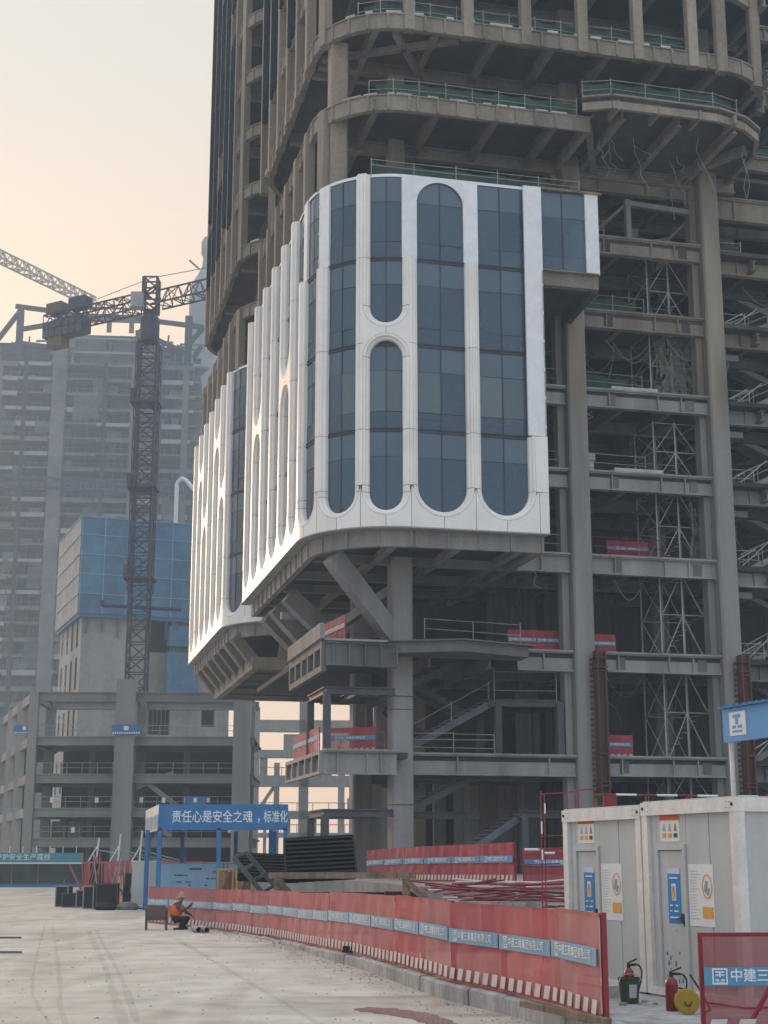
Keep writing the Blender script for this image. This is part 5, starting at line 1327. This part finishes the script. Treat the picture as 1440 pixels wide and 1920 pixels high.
# ---- further pale frame, seen through under the tower
ff = thing('pale_frame_building', 'pale open concrete frame with evening sky behind it', 'building', (-17.0,192,0), R(5))
for (x, w_, h) in ((.6,1.1,21),(3.4,.7,14),(6.8,1.2,22),(11.6,.8,16),(16.5,.9,21),(22,.9,21)): fcol(ff, x, 0, 0, h, w_, M['core'])
for (z,h,x0,x1) in ((2.7,.7,0,22),(5.3,.6,0,22),(8.0,1.0,0,22),(12.4,1.4,0,22),(15.6,1.0,0,12),(19.4,1.5,0,22)): MB().box(x0,x1,-.6,.6,z-h,z).build('beam', M['core'], ff)
for x in (2.0,5.0,8.3,9.9,13,14.7,18.4,20.2): box('mullion_post', M['core'], ff, x-.2,x+.2,-.2,.2,2.7,7.0); box('mullion_post', M['core'], ff, x-.2,x+.2,-.2,.2,0,2.0)
for (a,b,z0,z1) in ((4.2,6.2,15.6,17.6),(8,10.4,12.4,14.4),(1.2,2.2,12.4,14.6),(12.4,13.6,8,9.6),(17.5,19,8,9.4)): MB().prism([(a,-.4),(b,-.4),(b,.4),(a,.4)],z0,z1).build('stub_wall', M['core'], ff)
for (x0,z0,x1,z1) in ((1.2,8.2,3.2,11.2),(7.3,12.6,11.2,15.2)): MB().bar((x0,0,z0),(x1,0,z1),.35,.45).build('brace', M['core'], ff)
mb = MB()
for z in (5.3,8.0,12.4):
    mb.tube((0,-.5,z+1.0),(22,-.5,z+1.0),.05,4)
    for k in range(12): mb.tube((k*2,-.5,z),(k*2,-.5,z+1.05),.05,4)
mb.build('guard_rail', M['core'], ff)
# ================================================================== raw concrete core with blue climbing screen
co = thing('concrete_core', 'raw concrete lift core with blue climbing screens round its top', 'building', (-39.4,190.5,0), R(21))
W, D = 20.5, 18.0
mb = MB()
# front wall with openings
ops = [(9.3,12.6,11.5,16.2),(9.6,12.2,5.2,9.3),(9.3,12.6,17.8,21.4),(16.8,18.6,11,16),(16.4,18.4,5.2,9.3),(9.2,12.4,28.5,33),(16.8,18.6,19,23),(14,15.2,24,28)]
xs = sorted({0.6,W}|{a for o in ops for a in o[:2]}); zs = sorted({0.0,35.0}|{a for o in ops for a in o[2:]})
for x0, x1 in zip(xs, xs[1:]):
    for z0, z1 in zip(zs, zs[1:]):
        if any(o[0] <= x0 and x1 <= o[1] and o[2] <= z0 and z1 <= o[3] for o in ops): continue
        mb.add([(x0,.8,z0),(x1,.8,z0),(x1,.8,z1),(x0,.8,z1)],[(0,1,2,3)])
        
mb.build('front_wall', M['core'], co)
rv = MB()
for (a,b,c,d) in ops: rv.strip([(a,.8,c),(b,.8,c),(b,.8,d),(a,.8,d),(a,.8,c)],[(a,1.6,c),(b,1.6,c),(b,1.6,d),(a,1.6,d),(a,1.6,c)])
rv.build('opening_reveal', M['core'], co)
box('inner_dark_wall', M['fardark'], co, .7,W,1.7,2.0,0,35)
# left wall with window slots
ops2 = [(y, y+1.5, z, z+4.2) for y in (3.0,7.0,11.0,15.0) for z in (4,10.5,17,23.5,29)]
ys_ = sorted({0.8,D}|{a for o in ops2 for a in o[:2]}); zs = sorted({0.0,35.0}|{a for o in ops2 for a in o[2:]})
mb = MB()
for y0, y1 in zip(ys_, ys_[1:]):
    for z0, z1 in zip(zs, zs[1:]):
        if any(o[0] <= y0 and y1 <= o[1] and o[2] <= z0 and z1 <= o[3] for o in ops2): continue
        mb.add([(.6,y0,z0),(.6,y1,z0),(.6,y1,z1),(.6,y0,z1)],[(0,1,2,3)])
mb.build('side_wall', M['core'], co); box('inner_dark_wall', M['fardark'], co, 1.6,1.9,2,D,0,35)
for (a,b,c,d) in ops[:5]:
    mb = MB()
    for k in range(1,6): x = a+(b-a)*k/6; mb.box(x-.05,x+.05,1.0,1.1,c,d)
    mb.build('opening_bar', M['far'], co)
# blue climbing screens, each bay a panel
ph = [33.0,35.6,38.2,40.8,43.4,45.8]
for k in range(7):
    for z0, z1 in zip(ph, ph[1:]): MB().box(k*3+.04,k*3+2.96,-.15,0,z0+.04,z1-.05).build('screen_panel', M['formblue'], co)
for k in range(7):
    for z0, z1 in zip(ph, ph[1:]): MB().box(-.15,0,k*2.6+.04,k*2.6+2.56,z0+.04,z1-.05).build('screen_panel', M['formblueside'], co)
mb = MB()
for z in ph[1:]: mb.box(-.25,W,-.24,-.16,z-.06,z+.04); mb.box(-.24,-.16,-.2,D,z-.06,z+.04)
for k in range(10): mb.box(k*3-.05,k*3+.05,-.22,-.16,33,45.8)
mb.build('screen_frame', M['bluepanel'], co)
box('screen_backing', M['formblue'], co, .02,W,.02,.6,32.6,45.5); box('screen_backing', M['formblue'], co, .02,.5,.6,D,32.6,45.5)
mb = MB()
for k in range(12): mb.box(1+k*2.1,1.2+k*2.1,.3,.75,30.5+random.uniform(-.6,.6),33)
mb.build('hanging_bracket', M['far'], co)
hb = thing('platform_box', 'two stacked blue work platforms hung on the concrete core', 'platform', (-28.2,193.6,22.2), R(21))
MB().box(0,4.2,0,1.4,0,6.2).build('lower_box', M['formblue'], hb); MB().box(.2,4.6,0,1.4,7.0,9.6).build('upper_box', M['formblue'], hb)
MB().bar((.6,.7,6),(.6,.7,7.2),.2,.2).bar((3.6,.7,6),(3.6,.7,7.2),.2,.2).build('hanger', M['far'], hb)

# ================================================================== tower cranes
def lattice(mb, p, q, w_, n, up=(0,0,1), r=.11, tri=False):
    p = Vector(p); q = Vector(q); d = (q-p); ln = d.length; d.normalize(); u = Vector(up)
    if abs(d.dot(u)) > .95: u = Vector((0,1,0))
    a = d.cross(u).normalized(); b = a.cross(d).normalized(); h = w_/2
    cs = [a*h+b*h, -a*h+b*h, -a*h-b*h, a*h-b*h] if not tri else [b*h*1.1, a*h-b*h*.8, -a*h-b*h*.8]
    m = len(cs)
    for c in cs: mb.bar(p+c, q+c, r*2, r*2)
    for k in range(n):
        s0 = p+d*(ln*k/n); s1 = p+d*(ln*(k+1)/n)
        for i in range(m):
            c0, c1 = cs[i], cs[(i+1) % m]
            if k % 2: c0, c1 = c1, c0
            mb.bar(s0+c0, s1+c1, r*1.2, r*1.2)
            mb.bar(s1+c0, s1+c1, r*1.1, r*1.1)
cr = thing('tower_crane', 'dark tower crane with a lattice mast rising before the concrete core', 'crane', (-30.0,181,0))
mast = MB(); lattice(mast, (0,0,0), (0,0,66.5), 2.3, 36, r=.12); mast.build('mast', M['crane'], cr)
mast2 = MB(); lattice(mast2, (0,0,34), (0,0,66), 2.8, 16, r=.06); mast2.build('climbing_frame', M['crane'], cr)
for z in (35.5,47,58): MB().box(-1.8,1.8,-1.7,1.7,z,z+.3).box(-1.9,-1.4,-1.6,1.6,z,z+1.8).build('service_platform', M['crane'], cr)
MB().tube((-4.6,0,32.4),(5,1,32.0),.25,6).tube((-4.6,0,32.4),(-4.6,0,33),.3,6).build('mast_tie', M['crane'], cr)
MB().lathe([(1.1,66.5),(1.25,67.0),(1.25,69.4),(.95,70),(.95,70.6),(0,70.6)], n=14).build('slewing_ring', M['crane'], cr)
jd = Vector((24.4,-14.2,0)).normalized()
mb = MB(); lattice(mb, Vector((0,0,72.0))+jd*1.0, Vector((0,0,72.0))+jd*42, 2.3, 24, r=.09, tri=True); mb.build('jib', M['crane'], cr)
mb = MB(); lattice(mb, Vector((0,0,72.0))-jd*.8, Vector((0,0,72.0))-jd*17.5, 2.0, 11, r=.09); mb.build('counter_jib', M['crane'], cr)
mb = MB(); 
for k in range(6): c = Vector((0,0,70.9))-jd*(11.3+k*1.15); mb.bar(c-jd*.5,c+jd*.5,2.0,2.2)
mb.each('counterweight', M['cranedark'], cr)
c = Vector((0,0,74.0))-jd*12.0; MB().bar(c-jd*1.4,c+jd*1.4,1.6,1.5).build('winch', M['crane'], cr)
c = Vector((0,0,74.0))-jd*16.0; MB().bar(c-jd*1.3,c+jd*1.3,1.6,1.4).build('winch_box', M['cranebox'], cr)
c = Vector((0,0,69.2))-jd*15.6; MB().bar(c-jd*1.3,c+jd*1.3,1.6,1.5).build('lower_weight', M['cranebox'], cr)
mb = MB(); lattice(mb, (0,0,70.4), (0,0,75.0), 1.8, 3, r=.16); mb.build('tower_head', M['crane'], cr)
MB().box(-2.2,-.7,-2.4,-.9,70.4,72.4).build('cab', M['shutter'], cr)
mb = MB(); mb.path([Vector((0,0,75.2)),Vector((0,0,73.4))+jd*36],.05,4); mb.path([Vector((0,0,75.2)),Vector((0,0,73.2))-jd*16],.05,4); mb.build('stay_cable', M['crane'], cr)

cr2 = thing('tower_crane', 'pale far tower crane whose jib crosses the sky at the left edge', 'crane', (-92.5,432,0))
jd2 = Vector((-17.0,-30,0)).normalized()
mb = MB(); lattice(mb, (0,0,100), (0,0,170), 2.6, 26, r=.16); mb.build('mast', M['cranefar'], cr2)
mb = MB(); lattice(mb, Vector((0,0,170.5))-jd2*6, Vector((0,0,171.0))+jd2*70, 3.4, 30, r=.2, tri=True); mb.build('jib', M['cranefar'], cr2)

# ================================================================== hazy tower shell at the far left
lt = thing('far_tower', 'hazy grey tower shell of stacked open floors rising behind the crane', 'building', (-75.5,382,0), R(5))
nfl = 30
rs = random.Random(9)
for k in range(nfl):
    z = 12+k*4.12; w_ = 26.0+rs.uniform(-1.6,1.2)
    box('floor_slab', M['far'], lt, -30, w_, -1.2, 30, z-.45, z)
    xs = [-30,-22,-13.3,-9,-1,8,15,w_-1.2]
    for a, b in zip(xs, xs[1:]):
        if rs.random() < (.12 if k < 20 else .3): continue
        y0 = rs.uniform(-.25,.1); MB().box(a+.15,b-.1,-1.35+y0,-.6+y0,z-rs.uniform(.8,1.4),z-.05).build('edge_beam', M['farlight'] if rs.random() < .6 else M['far'], lt)
    MB().prism([(w_,-1.2),(w_+rs.uniform(.8,2.6),-1.0),(w_,6)], z-.5, z-.02).build('slab_tip', M['far'], lt)
    MB().prism([(w_-4,-1.1),(w_,-1.1),(w_,-.6),(w_-4,-.6)], z-rs.uniform(1.2,2.6), z-.5).build('haunch', M['fardark'], lt)
    mb = MB()                                    # props, net poles and rails of the floor
    for j in range(30):
        x = -29+j*1.85+rs.uniform(-.5,.5); mb.tube((x,-1.25,z),(x+rs.uniform(-.1,.1),-1.25,z+rs.choice((1.2,1.2,3.6))),.06,4)
    mb.box(-30,w_,-1.3,-1.22,z+1.1,z+1.18); mb.build('guard_rail', M['far'], lt)
    for j in range(6):
        x = rs.uniform(-29,22); box('infill_wall', M[rs.choice(('far','fardark','farlight','fardark'))], lt, x,x+rs.uniform(1.2,5),rs.uniform(.5,4),4.6,z,z+rs.uniform(1.5,3.6))
# hanging safety nets and a scaffold screen patching the floors
for j in range(26):
    x = rs.uniform(-29,20); k = rs.randrange(4,nfl); z = 12+k*4.12; h = rs.choice((3.8,3.8,7.9)); ww = rs.uniform(2.5,7)
    MB().add([(x,-1.5,z-h),(x+ww,-1.5,z-h+rs.uniform(0,.8)),(x+ww,-1.5,z),(x,-1.5,z)],[(0,1,2,3)]).build('safety_net', M['farnet'], lt)
zt = 12+(nfl-1)*4.12
for (x, w_, m) in ((-11.2,3.6,'far'),(8.5,1.4,'far'),(22.3,1.6,'far'),(-27,2.0,'far'),(-20,1.0,'fardark'),(1,1.0,'fardark'),(15.5,1.0,'fardark')): MB().box(x-w_/2,x+w_/2,-1.9,1.2,0,zt+(8 if x == -11.2 else 0)).build('column', M[m], lt)
box('core_wall', M['fardark'], lt, -30,21,7,22,0,zt+8)
# unfinished crown: core head, steel posts and beams
zc = zt
box('core_head', M['far'], lt, -15,14,3,18,zc,zc+9.5); box('core_head', M['farlight'], lt, -14,-8,1.5,3,zc,zc+12)
MB().box(-12,14,1,2,zc+3.6,zc+4.2).box(-12,14,.8,1.8,zc+7.6,zc+8.0).build('beam', M['farlight'], lt)
def post(x, z0, z1, w_=1.6): MB().ibeam((x,0,z0),(x,0,z1),w_,w_,.4,.4).build('steel_post', M['fardark'], lt)
post(22.5,zc,zc+14.5,1.9); post(-22.5,zc,zc+15,1.7); post(-29,zc,zc+11); post(9,zc,zc+10,1.4); post(15.5,zc,zc+6,1.4)
for (a,b) in (((-24,zc+16),(-10,zc+14.5)),((-22,zc+9.5),(-8,zc+12.5)),((-22,zc+5.5),(-12,zc+4.4)),((-30,zc+3.2),(-14,zc+2.0)),((8,zc+13.5),(26.5,zc+11.6)),((9,zc+10),(21,zc+4.5)),((23,zc+7),(26.5,zc+11.5)),((18,zc+2.5),(26,zc+1.8)),((23,zc+1),(26,zc+6)),((-22.5,zc+15),(-29,zc+5)),((-22.5,zc+6),(-28,zc)),((-13,zc+4),(-8,zc+13.5))): MB().bar((a[0],0,a[1]),(b[0],0,b[1]),.9,1.2).build('steel_beam', M['fardark'], lt)
for j in range(26):      # clutter of short posts, props and half-set beams on the crown
    x = rs.uniform(-29,24); z0 = zc+rs.uniform(0,6); L_ = rs.uniform(1.5,5)
    if j % 2: MB().bar((x,rs.uniform(-1,6),z0),(x+rs.uniform(-1,1),rs.uniform(-1,6),z0+L_),.35,.35).build('prop', M['fardark'], lt)
    else: MB().bar((x,rs.uniform(-1,2),z0+2),(x+L_*1.6,rs.uniform(-1,2),z0+2+rs.uniform(-.8,.8)),.4,.5).build('steel_beam', M['far'], lt)
MB().box(-8,12,-.4,.6,zc+12.4,zc+14.4).build('orange_girder', M['cranebox'], lt)
MB().box(-8,12,-.45,.65,zc+16.2,zc+16.4).build('crown_rail', M['cranebox'], lt)
for x in (-6.5,0.5,6.5,11): MB().box(x,x+1.3,-.2,.4,zc+9.4,zc+12.4).build('stub_post', M['cranebox'], lt)
for (x,z) in ((-13,zc+13),(-9.5,zc+12.6),(21,zc+.8)): box('blue_formwork', M['formblue'], lt, x,x+3,-.8,.8,z,z+2)
# lattice hoist boom crossing the far tower
mb = MB(); lattice(mb, (-29,-3,98), (25,-3,97), 2.6, 26, r=.16); mb.build('hoist_boom', M['crane'], lt)
# concrete placing boom
pbm = thing('placing_boom', 'white concrete placing boom bent over the blue screens', 'boom', (-28.6,200,46))
MB().path([(0,0,0),(0,0,6.6),(.6,-.2,7.3),(1.3,-.3,7.0),(4.6,-1,3.0)],.28,8).build('boom_arm', M['letter'], pbm)
# netted tower head behind the near tower
nh = thing('netted_tower', 'pale netted tower head peeping from behind the near tower', 'tower', (-53.5,424,0))
MB().lathe([(5.2,120),(5.2,168),(4.6,171),(3.0,174),(1.6,177),(1.4,180),(2.0,181),(2.0,185),(1.2,186.5),(0,186.5)], n=18).build('netted_shaft', M['farlight'], nh, smooth=True)
MB().tube((-2,-3,175),(-5,-4,177.5),.3,6).build('bracket', M['far'], nh)
# ================================================================== hoarding, banner and gate frames at the far left
hd = thing('site_hoarding', 'dark green site hoarding along the far side of the yard', 'hoarding', (-46,116,0), R(-1.5))
for k in range(20): MB().box(k*2.0+.02,k*2.0+1.98,0,.08,.25,1.75).build('hoarding_panel', M['darkgreen'], hd)
MB().box(0,40,-.02,.1,1.75,1.83).build('cap_rail', M['grey'], hd); MB().box(0,40,-.05,.1,0,.25).build('plinth', M['blue'], hd)
tb = thing('slogan_banner', 'long teal banner with white Chinese slogan above the hoarding', 'banner', (-38,114.5,0), R(-1))
MB().box(0,15.6,0,.06,1.82,2.5).build('banner_sheet', M['teal'], tb)
for i, c in enumerate('人人有责 守护安全生产底线'):
    if c != ' ': put_text(tb, c, .50, 6.4+.52*i, -.02, 2.17, M['letter'], 1.0)
MB().box(0,15.6,-.02,.0,1.70,1.80).build('lower_band', M['letter'], tb)
for k in range(9): MB().tube((7+k*1.0,.2,2.4),(7+k*1.0,.2,3.0),.03,5).build('banner_stake', M['letter'], tb)
for k in range(3):
    g_ = thing('white_trestle', ['white steel raker frame next to the teal banner end','white steel raker frame in the middle of the three','white steel raker frame farthest from the teal banner'][k], 'raker frame', (-21.3+k*1.6,113.5,1.7))
    MB().tube((0,0,0),(.15,0,1.9+.25*k),.07,6).tube((-.7,0,0),(.12,0,1.4),.05,6).tube((-.8,0,0),(.3,0,0),.06,6).build('frame', M['letter'], g_)
    MB().tube((.1,0,1.0),(5.5-k,.5,.1),.05,5).build('stay', M['shutter'], g_)
yb = thing('blue_notice_board', 'pale blue notice board standing before the dark green hoarding', 'board', (-20.6,112,0)); MB().box(0,1.9,0,.08,.5,1.6).build('board_sheet', M['bluepanel'], yb); MB().tube((.2,.1,0),(.2,.1,1.6),.05,5).tube((1.7,.1,0),(1.7,.1,1.6),.05,5).build('stand', M['grey'], yb)
# ================================================================== haze
hz = MB().box(-760,760,-80,1300,-1,200)
hm = bpy.data.materials.new('city_haze'); hm.use_nodes = True; hn = hm.node_tree; hn.nodes.clear()
ho = hn.nodes.new('ShaderNodeOutputMaterial'); pv = hn.nodes.new('ShaderNodeVolumePrincipled')
pv.inputs['Color'].default_value = (.62,.81,1.0,1); pv.inputs['Density'].default_value = .0008; pv.inputs['Anisotropy'].default_value = .3
hn.links.new(pv.outputs[0], ho.inputs['Volume'])
hz.build('haze', hm, kind='stuff')
